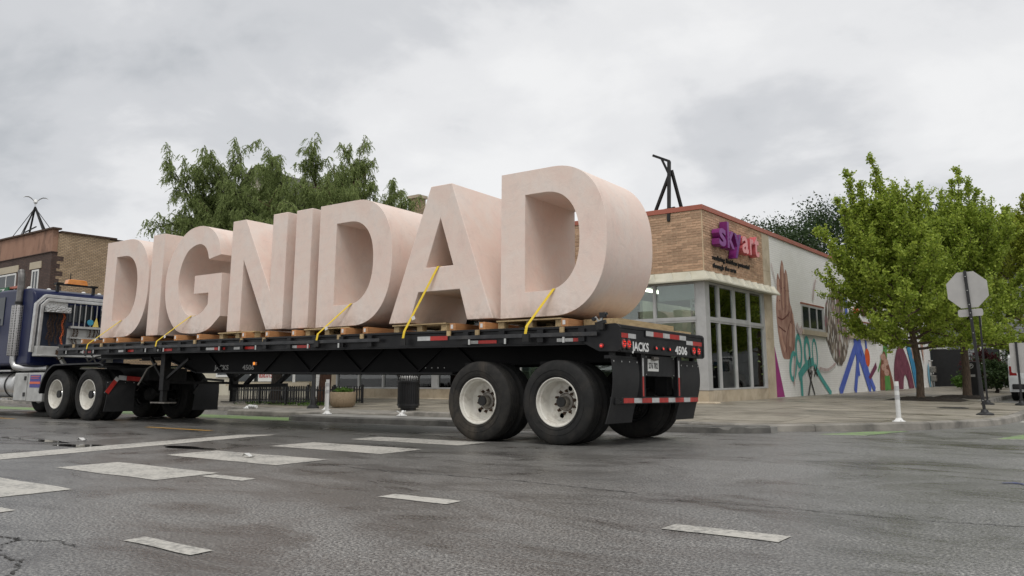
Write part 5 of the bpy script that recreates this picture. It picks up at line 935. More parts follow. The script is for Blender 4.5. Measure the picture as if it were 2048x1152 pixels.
spec = [('D', -11.305, *Dsh(), 'giant pale pink letter D standing nearest the blue truck cab'), ('I', -9.59, I_, [], 'giant pale pink letter I between the cab end D and G'), ('G', -9.05, G, [], 'giant pale pink letter G on the flatbed trailer'), ('N', -7.03, N_, [], 'giant pale pink letter N on the flatbed trailer'), ('I', -5.285, I_, [], 'giant pale pink letter I right beside the letter N'), ('D', -4.69, *Dsh(), 'giant pale pink letter D between the second I and A'), ('A', -3.067, A_, Ah, 'giant pale pink letter A on the flatbed trailer'), ('D', -.985, *Dsh(), 'giant pale pink letter D at the rear end of trailer')]
for ch_, x, poly, holes, lab in spec:
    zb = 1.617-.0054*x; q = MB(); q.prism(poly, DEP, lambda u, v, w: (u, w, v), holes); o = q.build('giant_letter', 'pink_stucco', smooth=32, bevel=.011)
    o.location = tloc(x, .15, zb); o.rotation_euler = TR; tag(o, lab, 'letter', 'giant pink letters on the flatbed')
def zd(x): return 1.462+dz(x)
# timbers across the deck, paper tags on their near ends
ti = thing('timber', 'x', 'timber', (0, 0, 0), TR); q = MB(); q.box(-.052, .052, .0, 2.45, .002, .105); q.build('beam', 'lumber', ti, bevel=.004); q = MB(); q.box(-.028, .012, -.004, -.001, .03, .085); q.build('paper_tag', 'paper', ti)
tx = [(-11.75, 'squared timber under the front of the cab end D'), (-10.83, 'squared timber under the middle of the cab end D'), (-10.29, 'squared timber under the curved side of cab end D'), (-9.41, 'squared timber beneath the I next to G'), (-8.30, 'squared timber beneath the middle of the letter G'), (-7.61, 'squared timber beneath the right side of letter G'), (-6.30, 'squared timber beneath the middle of the letter N'), (-5.70, 'squared timber beneath the right leg of N'), (-5.05, 'squared timber beneath the I beside N'), (-3.87, 'squared timber under the middle of the D before A'), (-3.42, 'squared timber under the curved side of D before A'), (-1.71, 'squared timber between the legs of the letter A'), (-1.20, 'squared timber below the right foot of A'), (.125, 'squared timber under the rear end D beside pallet end')]
for i, (x, lab) in enumerate(tx):
    t_ = ti if i == 0 else copy_tree(ti); t_.location = tloc(x, .005+random.uniform(-.03, .02), zd(x)); t_['label'] = lab; t_['group'] = 'timbers across the trailer deck'; t_.rotation_euler = (TR[0], 0, TR[2]+random.uniform(-.015, .015))
# pallets
pa = thing('wooden_pallet', 'x', 'pallet', (0, 0, 0), TR)
for y in (.06, .55, 1.05):
    for x in (-.46, 0, .46): q = MB(); q.box(x-.05, x+.05, y, y+.10, .018, .105); q.build('block', 'pallet_wood', pa)
for k in range(8): q = MB(); q.box(-.52, .52, .03+k*.158, .03+k*.158+.115, .106, .125); q.build('plank', 'pallet_wood', pa)
for y in (.06, .55, 1.05): q = MB(); q.box(-.52, .52, y, y+.1, .0, .017); q.build('bottom_board', 'pallet_wood', pa)
for i, (x, lab) in enumerate(((-6.72, 'wooden pallet under the left leg of letter N'), (-4.42, 'wooden pallet under the left stem of D before A'), (-2.45, 'wooden pallet under the left foot of letter A'), (-.52, 'wooden pallet under the stem of the rear end D'))):
    p_ = pa if i == 0 else copy_tree(pa); y_ = .10 if i != 5 else 1.2; z_ = zd(x)+.002; p_.location = tloc(x, y_, z_); p_['label'] = lab; p_['group'] = 'pallets under the letters'
for k, (x0, x1, y0, y1, z, lab) in enumerate(((.20, .70, .35, 2.0, .115, 'pale plywood stack on the deck under rear D'), (.22, .78, 2.02, 2.42, .05, 'low orange board lying beside the plywood stack'))):
    q = MB(); q.box(x0, x1, y0, y1, zd(.4)+.002, zd(.4)+z); o = q.build('plywood_sheet', 'pallet_wood'); o.location = (0, 0, 0); o.rotation_euler = TR; tag(o, lab, 'plywood')
# straps
def strap(p0, p1, lab, tagged=True):
    q = MB(); x0, z0 = p0; x1, z1 = p1; w = .042
    pts = [(x0-.02, -.062, z0-.16), (x0, -.05, z0-.02), (x0+.0, -.045, z0), (x1, .143, z1+.012), (x1+.02, .19, z1+.012), (x1+.02, 1.44, z1+.012), (x1, 1.46, z1-.02), (x0, 2.6, z0)]
    V = []
    for p in pts: V += [(p[0]-w/2, p[1], p[2]), (p[0]+w/2, p[1], p[2])]
    n = len(pts); k = len(V); V += [(a, b_-.002, c_+.004) for a, b_, c_ in V]; F = []
    for i in range(n-1): F += [(2*i, 2*i+1, 2*i+3, 2*i+2), (k+2*i, k+2*i+2, k+2*i+3, k+2*i+1), (2*i, 2*i+2, k+2*i+2, k+2*i), (2*i+1, k+2*i+1, k+2*i+3, 2*i+3)]
    q.add(V, F); r_ = thing('ratchet_strap', lab, 'strap', (0, 0, 0), TR, 'yellow straps over the letters'); q.build('webbing', 'strap_yellow', r_)
    q = MB(); q.box(x0-.05, x0+.05, -.075, -.055, z0-.20, z0-.10); q.build('hook', 'steel_dark', r_)
    if tagged: a = .22; px, py, pz = x0+(x1-x0)*a, -.06+.2*a, z0+(z1-z0)*a; q = MB(); q.add([(px, py, pz), (px+.07, py-.01, pz+.02), (px+.10, py-.02, pz-.03), (px+.03, py-.01, pz-.05)], [(0, 1, 2, 3)]); q.build('care_tag', 'paper', r_)
strap((-11.378, 1.545), (-10.515, 2.0), 'yellow strap running into the cab end letter D'); strap((-8.87, 1.535), (-8.11, 1.98), 'yellow strap running into the letter G'); strap((-4.40, 1.52), (-3.878, 1.975), 'yellow strap running into the D before A'); strap((-2.56, 1.495), (-2.106, 2.42), 'yellow strap through the triangular hole of A'); strap((-.42, 1.485), (-.123, 1.96), 'yellow strap running into the rear end letter D', False)
# clamp-on action camera at the rear corner
ac = thing('action_camera', 'small action camera clamped to the rear corner of trailer', 'camera', tloc(.68, .0, 1.46), TR); AO = (.68, 0, 1.46)
for nm, m_, fn, kw in (('clamp', 'steel_dark', lambda q: (q.box(.62, .72, -.07, -.01, 1.40, 1.47), q.bar((.60, -.04, 1.47), (.74, -.04, 1.50), .04)), {}), ('arm', 'aluminium_dull', lambda q: (q.bar((.66, -.04, 1.47), (.69, -.04, 1.55), .028), q.bar((.60, -.05, 1.56), (.66, -.04, 1.48), .02)), {}), ('body', 'black_ink', lambda q: q.box(.665, .745, -.075, -.02, 1.545, 1.61), {'bevel': .008}), ('lens', 'cab_glass', lambda q: q.lathe([(.02, 0), (.02, .018), (0, .02)], 'x', (.745, -.05, 1.59), 14), {}), ('knob', 'black_ink', lambda q: q.lathe([(0, 0), (.025, 0), (.025, .03), (0, .03)], 'y', (.60, -.10, 1.53), 10), {})):
    q = MB(AO); fn(q); q.build(nm, m_, ac, **kw)
#PART4
# ------------------------------------------------------------------ street furniture
def delineator(x, y, z, h, lab, upright=True, stub=False):
    r_ = thing('delineator_post', lab, 'post', (x, y, z), group='white plastic delineator posts')
    q = MB(); q.lathe([(0, 0), (.115, 0), (.115, .018), (.075, .035), (.05, .07), (.046, .075), (0, .075)], 'z', n=20); q.build('base', 'post_white', r_, smooth=40)
    for k in range(4): a = .5+k*1.571; q = MB(); q.lathe([(0, .006), (.014, .004), (.014, 0)], 'z', (.09*math.cos(a), .09*math.sin(a), .026), 8); q.build('bolt', 'steel_dark', r_)
    if stub:
        for k in range(3): q = MB(); a = k*2.1; q.bar((.03*math.cos(a), .03*math.sin(a), .06), (.11*math.cos(a), .11*math.sin(a), .11), .045, .02); q.build('torn_piece', 'post_white', r_)
        return r_
    f = (lambda p: p) if upright else (lambda p: (p[2]*.92+.02, p[0]+p[2]*-.22, .07+p[1]-.02*p[2]))
    def seg(nm, m_, z0, z1, rr_=.043):
        q = MB(); q.lathe([(0, z0), (rr_, z0), (rr_*.97, z1), (0, z1)], 'z', n=18); q.V = [f(v) for v in q.V]; q.build(nm, m_, r_, smooth=40)
    seg('tube', 'post_white', .07, h)
    for a, b_ in ((h-.16, h-.08), (h-.32, h-.24)): seg('reflective_band', 'post_band', a, b_, .0445)
    return r_
delineator(2.42, 7.45, .005, .72, 'white delineator post standing on the corner kerb'); delineator(-9.3, 4.42, .0, .80, 'tall white delineator post on the end of traffic island'); delineator(-11.03, 5.9, .012, .72, 'shorter white delineator post behind the island post')
delineator(-13.85, 5.55, .012, .60, 'white delineator post knocked flat on the kerb', False); delineator(-7.16, 4.69, .0, .1, 'broken white delineator base on the traffic island', stub=True)
# litter bin of vertical slats
o_ = (-8.89, 6.72, sz(-8.89, 6.72)); tb = thing('litter_bin', 'black slatted steel litter bin with flared rim on sidewalk', 'litter bin', o_)
q = MB(); q.lathe([(0, .0), (.20, 0), (.20, .06), (.26, .07), (.26, .12), (0, .12)], 'z', n=28); q.build('base', 'iron', tb); q = MB(); q.lathe([(.235, .12), (.235, .74), (.225, .74)], 'z', n=28); q.build('liner', 'black_ink', tb, smooth=40)
for z in (.12, .70): q = MB(); q.lathe([(.245, z), (.285, z), (.285, z+.05), (.245, z+.05)], 'z', n=32); q.build('band', 'iron', tb)
q = MB(); q.lathe([(.335, .94), (.36, .95), (.335, .965), (.31, .95), (.335, .94)], 'z', n=32); q.build('rim', 'iron', tb, smooth=40)
q = MB()
q.add([(.265, -.012, .12), (.265, .012, .12), (.265, .012, .76), (.265, -.012, .76), (.275, -.012, .84), (.275, .012, .84), (.335, .012, .945), (.335, -.012, .945)]+[(.275, -.012, .12), (.275, .012, .12), (.275, .012, .76), (.275, -.012, .76), (.285, -.012, .838), (.285, .012, .838), (.343, .012, .938), (.343, -.012, .938)], [(0, 1, 2, 3), (3, 2, 5, 4), (4, 5, 6, 7), (11, 10, 9, 8), (12, 13, 10, 11), (15, 14, 13, 12), (0, 3, 11, 8), (3, 4, 12, 11), (4, 7, 15, 12), (1, 9, 10, 2), (2, 10, 13, 5), (5, 13, 14, 6)]); s0 = q.build('slat', 'iron', tb)
for k in range(1, 30): s1 = s0.copy(); C.objects.link(s1); s1.rotation_euler = (0, 0, k*2*math.pi/30)
q = MB(); q.lathe([(.22, .74), (.24, .80), (.22, .86)], 'z', n=24); q.build('bin_bag', 'bag_white', tb)
# planter bowl
o_ = (-11.9, 7.25, sz(-11.9, 7.25)); pl_ = thing('planter_bowl', 'round exposed aggregate concrete planter with small green plants', 'planter', o_)
q = MB(); q.lathe([(0, 0), (.26, 0), (.33, .06), (.36, .16), (.365, .40), (.35, .42), (.31, .42), (.30, .36), (0, .36)], 'z', n=36); q.build('bowl', 'aggregate', pl_, smooth=40); leaf_obj('foliage', leaves([(.22*math.cos(a)*b_, .22*math.sin(a)*b_, .44+.05*random.random()) for a, b_ in [(random.uniform(0, 6.28), random.random()) for _ in range(40)]], 14, (.05, .05, .03), .04, rng, .7), 'leaf_grass', pl_)
# low iron fence round the tree pit
o_ = (-15.2, 8.4, .05); fe = thing('iron_fence', 'low black iron picket fence around the locust tree pit', 'fence', o_)
fx0, fx1, fy0, fy1 = -17.1, -13.3, 7.4, 9.3
pk = MB(); pk.box(-.011, .011, -.011, .011, .03, .53); p0_ = pk.build('picket', 'iron', fe)
first = True
for a, b_ in (((fx0, fy0), (fx1, fy0)), ((fx1, fy0), (fx1, fy1)), ((fx1, fy1), (fx0, fy1)), ((fx0, fy1), (fx0, fy0))):
    L = math.dist(a, b_); n = int(L/.115)
    for k in range(1, n):
        t_ = k/n; p = p0_ if first else p0_.copy()
        if not first: C.objects.link(p)
        first = False; p.location = (a[0]+(b_[0]-a[0])*t_-o_[0], a[1]+(b_[1]-a[1])*t_-o_[1], 0)
    for z in (.10, .42): q = MB(o_); q.bar((*a, .05+z), (*b_, .05+z), .03); q.build('rail', 'iron', fe)
    m_n = max(1, round(L/1.3))
    for k in range(m_n): t_ = k/m_n; q = MB(o_); x, y = a[0]+(b_[0]-a[0])*t_, a[1]+(b_[1]-a[1])*t_; q.box(x-.035, x+.035, y-.035, y+.035, .05, .62); q.build('post', 'iron', fe, bevel=.008)
V = leaves([(random.uniform(fx0, fx1), random.uniform(fy0-.15, fy1), .07) for _ in range(160)], 12, (.08, .08, .03), .05, rng, .4); g_ = leaf_obj('pit_weeds', V, 'leaf_grass', None); tag(g_, 'green weeds growing in the fenced tree pit', 'weeds', kind='stuff')
# sign poles
def base_foot(r_, z=0): q = MB(); q.lathe([(0, 0), (.17, 0), (.165, .03), (.08, .06), (.055, .12), (.0, .12)], 'z', n=20); q.build('base', 'pole_black', r_, smooth=40)
o_ = (3.34, 11.06, sz(3.34, 11.06)); ss = thing('stop_sign', 'bare grey back of octagonal road sign on leaning black post', 'road sign', o_, (0.0, -.045, .06)); base_foot(ss)
q = MB(); q.box(-.03, .03, -.03, .03, .1, 3.02); q.build('post', 'pole_black', ss, bevel=.006)
for z in (2.0, 2.12, 2.3, 2.6, 2.9, 1.7, .3): q = MB(); q.lathe([(.012, -.031), (.010, -.036), (0, -.038)], 'y', (0, 0, z), 8); q.build('bolt', 'bolt', ss)
ap = .385; oc = [(ap/math.cos(math.pi/8)*math.cos(math.pi/8+k*math.pi/4), 2.62+ap/math.cos(math.pi/8)*math.sin(math.pi/8+k*math.pi/4)) for k in range(8)]; q = MB(); q.prism(oc, .004, lambda u, v, w: (u, .034+w, v)); q.build('sign_plate', 'sign_back', ss)
def rrect(w, h, r, cz, n=4): return [(sx*(w/2-r)+r*math.cos(a), cz+sy*(h/2-r)+r*math.sin(a)) for sx, sy, a0 in ((1, 1, 0), (-1, 1, 1.571), (-1, -1, 3.142), (1, -1, 4.712)) for a in [a0+1.571*k/n for k in range(n+1)]]
q = MB(); q.prism(rrect(.47, .155, .04, 2.13), .004, lambda u, v, w: (u, .034+w, v)); q.build('plaque', 'sign_back', ss)
o_ = (2.63, 17.63, sz(2.63, 17.63)); s2 = thing('sign_post', 'slim black post standing behind the stop sign', 'post', o_, (0, .0, .1)); base_foot(s2); q = MB(); q.box(-.025, .025, -.025, .025, .1, 2.62); q.build('post', 'pole_black', s2); q = MB(); q.prism(rrect(.30, .46, .03, 2.38), .004, lambda u, v, w: (.03+w, u, v)); q.build('sign_plate', 'sign_back', s2)
o_ = (3.42, 17.85, sz(3.42, 17.85)); s3 = thing('road_sign', 'low grey rectangular sign back on a short black post', 'road sign', o_, (0, 0, .05)); base_foot(s3); q = MB(); q.box(-.028, .028, -.028, .028, .1, 1.72); q.build('post', 'pole_black', s3); q = MB(); q.prism(rrect(.46, .82, .04, 1.28), .004, lambda u, v, w: (u+.06, .03+w, v)); q.build('sign_plate', 'sign_back', s3)
o_ = (-12.26, 6.5, sz(-12.26, 6.5)); s4 = thing('lamp_post', 'black post with flared base beside the iron fence', 'post', o_); q = MB(); q.lathe([(0, 0), (.17, 0), (.16, .05), (.09, .10), (.07, .3), (.055, .34), (.05, 2.1), (0, 2.1)], 'z', n=20); q.build('shaft', 'pole_black', s4, smooth=40)
o_ = (1.42, 24.6, sz(1.42, 24.6)); pk_ = thing('parking_pay_box', 'black parking pay box with round white P symbol', 'pay box', o_, (0, 0, -.1)); q = MB(); q.box(-.21, .21, -.15, .15, 0, 1.25); q.build('cabinet', 'iron', pk_, bevel=.03)
q = MB(); q.lathe([(.085, 0), (.085, -.003), (.07, -.003), (.07, 0)], 'y', (0, -.152, 1.10), 24); text_fit('P', -.03, .035, 1.06, .085, lambda u, v, w: (u, -.154-w, v), q, .02); q.build('symbol', 'stencil_white', pk_); q = MB(); q.box(-.12, .12, -.156, -.151, .72, .80); q.build('screen', 'sign_back', pk_)
# meters at the far end of the mural wall
gm = thing('gas_meter', 'grey gas meters on the end of the mural wall', 'meter', (BX+.2, 44.3, .1)); 
for z in (.35, .85): q = MB(); q.box(-.14, .16, -.18, .18, z, z+.35); q.build('meter', 'hub_grey', gm, bevel=.04); 
q = MB(); q.tube([(-.05, 0, 0), (-.05, 0, 1.5), (-.2, 0, 1.55)], .03, 8); q.build('pipe', 'hub_grey', gm)
# dark gate and iron fence beyond the mural wall
ga = thing('iron_gate', 'tall black iron gate closing the yard past the mural', 'gate', (-2.0, 45.6, .1)); GO = (-2.0, 45.6, .1)
q = MB(GO); q.box(-3.3, -1.7, 45.55, 45.6, .15, 2.3); q.build('screen_panel', 'iron', ga)
pk = MB(); pk.box(-.02, .02, -.02, .02, 0, 1.9); g0 = pk.build('bar', 'iron', ga); g0.location = (.35, 0, 0)
for k in range(1, 26): g_ = g0.copy(); C.objects.link(g_); g_.location = (.35+k*.16, 0, 0)
for z in (.25, 1.75): q = MB(GO); q.box(-1.68, 2.4, 45.56, 45.60, z+.1, z+.14); q.build('rail', 'iron', ga)
q = MB(GO); q.box(-1.69, -1.58, 45.5, 45.62, .1, 2.4); q.build('post', 'iron', ga)
# litter
for x, y, rz_, lab in ((-5.75, -2.98, .4, 'scrap of white litter beside the puddle'), (-1.85, -3.15, 1.2, 'white wrapper lying on the crosswalk bar')):
    q = MB((x, y, .012)); q.add([(x-.07, y-.03, .014), (x-.02, y-.04, .055), (x+.05, y-.02, .02), (x+.10, y+.02, .035), (x+.03, y+.05, .012), (x-.04, y+.04, .05)], [(0, 1, 5), (1, 2, 4, 5), (2, 3, 4)]); tag(q.build('litter_scrap', 'bag_white', recalc=False), lab, 'litter')
# overhead wires behind the building
for k, (z0, z1, lab) in enumerate(((7.75, 7.6, 'upper black overhead wire behind the white mural wall'), (7.45, 7.3, 'lower black overhead wire behind the white mural wall'))):
    q = MB(); q.tube([(-24+i*3, 47+i*.1, z0+(z1-z0)*i/9-.3*math.sin(math.pi*i/9)) for i in range(10)], .018, 5); tag(q.build('overhead_wire', 'pole_black'), lab, 'wire')
# ------------------------------------------------------------------ parked SUV on the side street
def suv(o_, lab, m_):
    s_ = thing('parked_suv', lab, 'car', o_); L = 4.6
    pr = [(0, .32), (0, .75), (.08, .95), (.15, 1.05), (.35, 1.55), (.55, 1.66), (2.4, 1.70), (2.75, 1.62), (3.45, 1.10), (4.4, .98), (4.58, .85), (4.6, .35), (4.35, .30)]
    arch = lambda cx_: [(cx_+.40*math.cos(a), .33+.40*math.sin(a)) for a in np.linspace(0, math.pi, 11)]
    poly = pr+arch(3.75)+arch(.85)+[(.1, .30)]
    q = MB(); q.prism(poly, 1.8, lambda u, v, w: (w-.9, u, v)); q.build('body', m_, s_, smooth=35, bevel=.06, seg=3)
    for sg_ in (-1, 1):
        for a, b_, c_, d in ((.5, 1.5, 1.15, 1.58), (1.55, 2.45, 1.15, 1.60)): q = MB(); q.prism([(a, c_), (b_, c_), (b_-.02, d), (a+.12, d)], .01, lambda u, v, w: (sg_*(.905+w), u, v)); q.build('side_window', 'cab_glass', s_)
        for cy_ in (.85, 3.75):
            w_ = MB(); w_.lathe([(.0, 0), (.2, .0), (.22, .02), (.22, .18), (0, .18)], 'x', (sg_*.80-.09, cy_, .33), 24); w_ = w_.build('wheel', 'hub_grey', s_, smooth=40); q = MB(); q.lathe([(.22, .0), (.30, -.01), (.33, .03), (.33, .17), (.30, .21), (.22, .20)], 'x', (sg_*.80-.1, cy_, .33), 28); q.build('tyre', 'rubber', w_, smooth=40)
        q = MB(); q.prism([(.62*sg_, .88), (.86*sg_, .90), (.86*sg_, 1.25), (.70*sg_, 1.2)], .05, lambda u, v, w: (u, .06+w, v)); q.build('tail_lamp', 'red_lens', s_); q = MB(); q.box(sg_*.92-.06, sg_*.92+.10, 2.5, 2.62, 1.05, 1.2); q.build('mirror', m_, s_, bevel=.03)
    q = MB(); q.add([(-.65, .16, 1.12), (.65, .16, 1.12), (.58, .30, 1.52), (-.58, .30, 1.52)], [(0, 1, 2, 3)]); q.build('rear_window', 'cab_glass', s_); q = MB(); q.box(-.8, .8, -.05, .05, .42, .60); q.build('bumper', 'car_dark', s_, bevel=.03); q = MB(); q.box(-.26, .26, -.012, -.005, .70, .82); q.build('licence_plate', 'plate', s_)
    q = MB(); q.add([(-.72, 3.42, 1.12), (.72, 3.42, 1.12), (.62, 2.80, 1.60), (-.62, 2.80, 1.60)], [(0, 1, 2, 3)]); q.build('windscreen', 'cab_glass', s_)
suv((3.25, 26.2, -.11), 'pale silver SUV parked beyond the low grey sign', 'car_white')

# ------------------------------------------------------------------ trees
def curve_pts(p, d, L, n, lift, wob, rg):
    P = [np.array(p, float)]; d = np.array(d, float)
    for i in range(n):
        d = d+np.array([0, 0, lift/n])+rg.normal(0, wob, 3); d /= np.linalg.norm(d); P.append(P[-1]+d*L/n)
    return P
def ginkgo(base, H, Rm, zlow, seed, lab, leaf='leaf_ginkgo', nl=54, lean=(0, 0), tr=.11, leaders=()):
    rg = np.random.default_rng(seed); t_ = thing('ginkgo_tree', lab, 'tree', base, group='street trees on the side street'); q = MB()
    TP = [(0, 0, -.05), (.0, .0, .15), (.03, .01, .9), (lean[0]*.06, .02, 1.6), (lean[0]*.2, lean[1]*.2, 2.4), (lean[0]*.7, lean[1]*.7, H*.55), (lean[0], lean[1], H*.88)]
    q.tube(TP, [tr*1.45, tr*1.1, tr*.95, tr*.9, tr*.75, tr*.5, .02], 12); tip = lambda z: np.array([np.interp(z, [p[2] for p in TP], [p[0] for p in TP]), np.interp(z, [p[2] for p in TP], [p[1] for p in TP]), z])
    cen = []
    def shoot(p, d, L):
        P = curve_pts(p, d, L, 5, .25, .10, rg); q.tube([tuple(x) for x in P], [.012, .010, .008, .006, .005, .003], 4, False)
        n = max(4, int(L/.045)); 
        for i in range(n): s = (i+1)/n*5; k = min(int(s), 4); cen.append(P[k]+(P[k+1]-P[k])*(s-k))
    for i in range(nl):
        u = (i+.5)/nl; h = zlow+(H*.84-zlow)*u**1.05; az = i*2.39996+rg.uniform(-.4, .4); e = R(4+72*u+rg.uniform(-10, 10))
        prof_ = (1-u)**.85*(.92+.30*min(1, u*4)); L = max(.7, Rm*prof_*rg.uniform(.75, 1.15)/max(.45, math.cos(e)*.9)); L = min(L, 3.4)
        d = (math.cos(az)*math.cos(e), math.sin(az)*math.cos(e), math.sin(e)); P = curve_pts(tip(h-.1), d, L, 8, .45 if u > .25 else .15, .06, rg); r0_ = .045*(1-u*.6)
        q.tube([tuple(x) for x in P], [r0_*(1-k/9)+.006 for k in range(9)], 6, False)
        for k in range(2, 9):
            for _ in range(3 if k > 4 else 2):
                dd = (P[k]-P[k-1]); dd /= np.linalg.norm(dd); rv = rg.normal(0, 1, 3); rv -= dd*(rv@dd); rv /= np.linalg.norm(rv); v = dd*.7+rv*.62+np.array([0, 0, .55 if u > .2 else .10]); shoot(P[k], v/np.linalg.norm(v), rg.uniform(.35, .85)*(1.15 if k == 8 else 1))
        shoot(P[8], (P[8]-P[7])/np.linalg.norm(P[8]-P[7])+np.array([0, 0, .25]), rg.uniform(.5, .95))
    for lat, zt in leaders:          # upright leaders with short side shoots tapering to a point
        p1 = np.array([lat*.805+rg.uniform(-.3, .3), lat*.593+rg.uniform(-.3, .3), zt]); z0_ = min(zt-2.6, H*.55); p0 = tip(z0_); p0[:2] += (p1[:2]-p0[:2])*.35; nseg = 9
        P = [p0+(p1-p0)*np.array([k/nseg, k/nseg, k/nseg])+np.array([rg.normal(0, .03), rg.normal(0, .03), 0]) for k in range(nseg+1)]; q.tube([tuple(x) for x in P], [.032*(1-k/nseg)+.005 for k in range(nseg+1)], 5, False)
        for k in range(1, nseg+1):
            f = k/nseg; L = .85*(1-f)+.16
            for _ in range(6): a = rg.uniform(0, 6.283); shoot(P[k]-np.array([0, 0, rg.uniform(0, .25)]), (math.cos(a)*.75, math.sin(a)*.75, .75+.5*f), L*rg.uniform(.7, 1.2))
        shoot(P[-2], (rg.normal(0, .05), rg.normal(0, .05), 1), .45)
    q.build('trunk', 'bark', t_, smooth=60); V = leaves(cen, 5, (.055, .055, .05), .050, rg, 1.3); leaf_obj('crown', V, leaf, t_); return len(V)//4
n1_ = ginkgo((.55, 19.86, .06), 6.3, 2.05, 1.65, 11, 'ginkgo street tree in the mulch bed nearest the mural', lean=(-.65, -.45), leaders=((-1.15, 7.75), (-1.9, 7.3), (-.35, 6.8), (.4, 6.4), (-2.3, 6.3), (-1.6, 6.9), (-.8, 7.1), (.9, 5.8), (-2.7, 5.4))); n2_ = ginkgo((1.34, 23.6, .06), 6.6, 2.15, 1.8, 23, 'ginkgo street tree beside the black parking pay box', lean=(.3, .2), tr=.13, leaders=((.55, 8.1), (.0, 7.6), (-.75, 6.9), (1.3, 7.2), (1.9, 6.6), (-.4, 7.2), (.9, 7.6), (-1.3, 6.1)))
n3_ = ginkgo((2.6, 33.5, .06), 8.0, 2.6, 2.0, 5, 'yellow green ginkgo tree farther along the side street', 'leaf_yellow', 34, leaders=((0, 8.6), (-.9, 8.0)))
def locust(base, H, reach, seed, lab, bark, az0, az1, nl=13, z0=2.6, tr=.17):
    rg = np.random.default_rng(seed); t_ = thing('locust_tree', lab, 'tree', base, group='locust trees in the fenced pit'); q = MB(); TP = [(0, 0, -.05), (.0, 0, .4), (.04, .03, 1.4), (-.05, .05, z0), (.05, 0, z0+1.4), (.0, .1, H*.75)]
    q.tube(TP, [tr*1.35, tr, tr*.9, tr*.85, tr*.6, .05], 12); cen = []; drp = []
    def sub(p, d, L, r_, lev):
        P = curve_pts(p, d, L, 7, .12 if lev else .3, .13, rg); q.tube([tuple(x) for x in P], [r_*(1-k/8)+.004 for k in range(8)], 5, False)
        for k in range(2, 8):
            if lev < 2:
                for _ in range(2 if lev == 0 else 1):
                    dd = P[k]-P[k-1]; dd /= np.linalg.norm(dd); v = dd*.7+rg.normal(0, .55, 3)+np.array([0, 0, .12]); sub(P[k], v/np.linalg.norm(v), L*rg.uniform(.30, .48), r_*.45, lev+1)
            if lev >= 1:
                for _ in range(3): cen.append(P[k]+rg.normal(0, .05, 3))
    for i in range(nl):
        az = az0+(az1-az0)*((i*.618) % 1); u = (i+.5)/nl; e = R(20+40*u); h = z0+(H*.55-z0)*u; L = reach*rg.uniform(.8, 1.1)*(1-.25*u); sub((0, 0, h), (math.cos(az)*math.cos(e), math.sin(az)*math.cos(e), math.sin(e)), L, .06, 0)
    q.build('trunk', bark, t_, smooth=60)
    c_ = np.array(cen); n = len(c_); M_ = 9; out_ = []
    for k in range(2):          # drooping pinnate leaves: leaflets strung along a hanging rachis
        dirv = rg.normal(0, 1, (n, 3)); dirv[:, 2] = -.55-np.abs(dirv[:, 2])*.5; dirv /= np.linalg.norm(dirv, axis=1)[:, None]; Ls = rg.uniform(.12, .25, n)[:, None]
        for j in range(M_):
            f = (j+1)/M_; p = c_+dirv*Ls*f+np.array([0, 0, -.10])*f*f; sd = rg.normal(0, 1, (n, 3)); sd -= dirv*(sd*dirv).sum(1)[:, None]; sd /= np.linalg.norm(sd, axis=1)[:, None]; nb_ = np.cross(dirv, sd); ln = .030+.014*rg.random((n, 1)); a = sd*.8+dirv*.6
            out_.append(np.stack([p-a*ln, p+nb_*.013+dirv*.008, p+a*ln, p-nb_*.013-dirv*.008], 1).reshape(-1, 3))
    leaf_obj('crown', np.concatenate(out_), 'leaf_locust', t_); return n*M_*2
n4_ = locust((-15.7, 7.9, .05), 7.7, 4.0, 3, 'feathery honey locust tree with dark trunk behind letters', 'bark_dark', 1.6, 6.0, 15); n5_ = locust((-15.1, 9.35, .05), 7.6, 3.9, 8, 'feathery honey locust tree with reddish trunk behind letters', 'bark_red', -1.7, 2.6, 16, tr=.20)
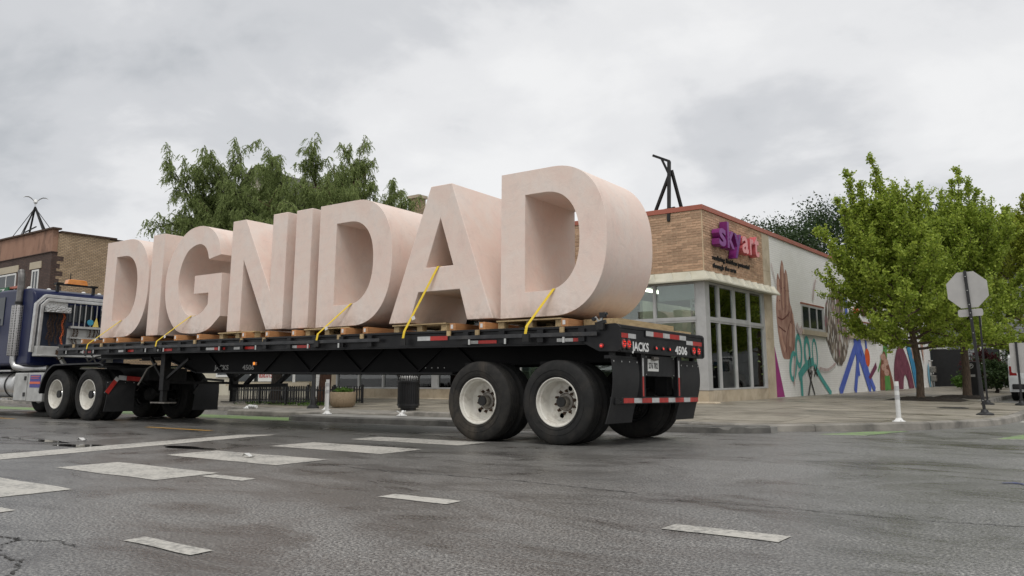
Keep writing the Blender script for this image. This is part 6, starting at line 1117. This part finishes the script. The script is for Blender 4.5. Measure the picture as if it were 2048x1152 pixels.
def blob_tree(base, H, rx, lab, seed, leaf='leaf_dark', n=110, per=150, size=.105, trunk_h=None, name='shade_tree', grp='dark trees behind the corner building', zsq=.8):
    rg = np.random.default_rng(seed); t_ = thing(name, lab, 'tree' if 'tree' in name else 'shrub', base, group=grp); th = trunk_h if trunk_h is not None else H*.3; q = MB(); q.tube([(0, 0, -.05), (.05, 0, th*.6), (0, .05, th), (.1, 0, H*.7)], [rx*.09+.02, rx*.07+.015, rx*.05+.01, .02], 8); cs = []
    for i in range(n):
        d = rg.normal(0, 1, 3); d /= np.linalg.norm(d); r_ = rg.uniform(.45, 1.0)**.5; c_ = np.array([d[0]*rx*r_, d[1]*rx*r_, th+(H-th)*.5+d[2]*(H-th)*.5*r_]); c_[:2] *= 1-.25*max(0, d[2]); cs.append(c_)
        if i % 4 == 0 and H > 2: q.tube([(0, 0, th*.9), tuple(c_*np.array([.5, .5, .8])), tuple(c_)], [.06, .035, .01], 5, False)
    q.build('trunk', 'bark_dark', t_, smooth=60); leaf_obj('crown', leaves(cs, per, (rx*.13, rx*.13, rx*.10), size, rg, 1.0), leaf, t_)
blob_tree((-9.5, 47.5, 0), 12.2, 4.2, 'dark broad tree rising behind the middle of mural wall', 31, n=150); blob_tree((-14.5, 50, 0), 12.0, 4.0, 'dark tree farthest left behind the mural wall roof', 32, n=150); blob_tree((-4.5, 54, 0), 12.6, 4.6, 'dark tree behind the mural wall near the grey house', 33, n=150); blob_tree((7.5, 62, 0), 13.5, 5.5, 'tall dark tree beyond the ginkgos along side street', 34, n=170, size=.17); blob_tree((1.8, 60, 0), 12, 4.6, 'dark tree standing behind the grey sided house', 35, n=150, size=.16)
blob_tree((17, 40, 0), 11, 5, 'dark tree across the side street mirrored in the glass', 36, n=120, size=.18, grp='trees across the side street'); blob_tree((15, 55, 0), 11, 5, 'farther dark tree across the side street from the mural', 37, n=120, size=.18, grp='trees across the side street'); blob_tree((18, 24, 0), 9, 4.5, 'nearer dark tree across the side street from mural', 38, n=110, size=.18, grp='trees across the side street')
for i, (x, y, h, r_, lf, lab) in enumerate(((-.6, 44.5, 1.8, 1.0, 'leaf_dark', 'dark green shrub in front of the black gate bars'), (1.0, 42.0, 2.2, 1.1, 'leaf_dark', 'tall dark green shrub beside the iron gate'), (.3, 36.5, 2.0, .9, 'leaf_red', 'dark red leaved shrub behind the pay box'), (1.2, 33.0, 1.4, .8, 'leaf_dark', 'low dark shrub along the side street kerb'), (-.9, 40.5, .7, .7, 'leaf_grass', 'small bright green shrub near the gate'))):
    blob_tree((x, y, .08), h, r_, lab, 50+i, lf, 60, 60, .07, .15, 'garden_shrub', 'shrubs past the mural wall')
#END
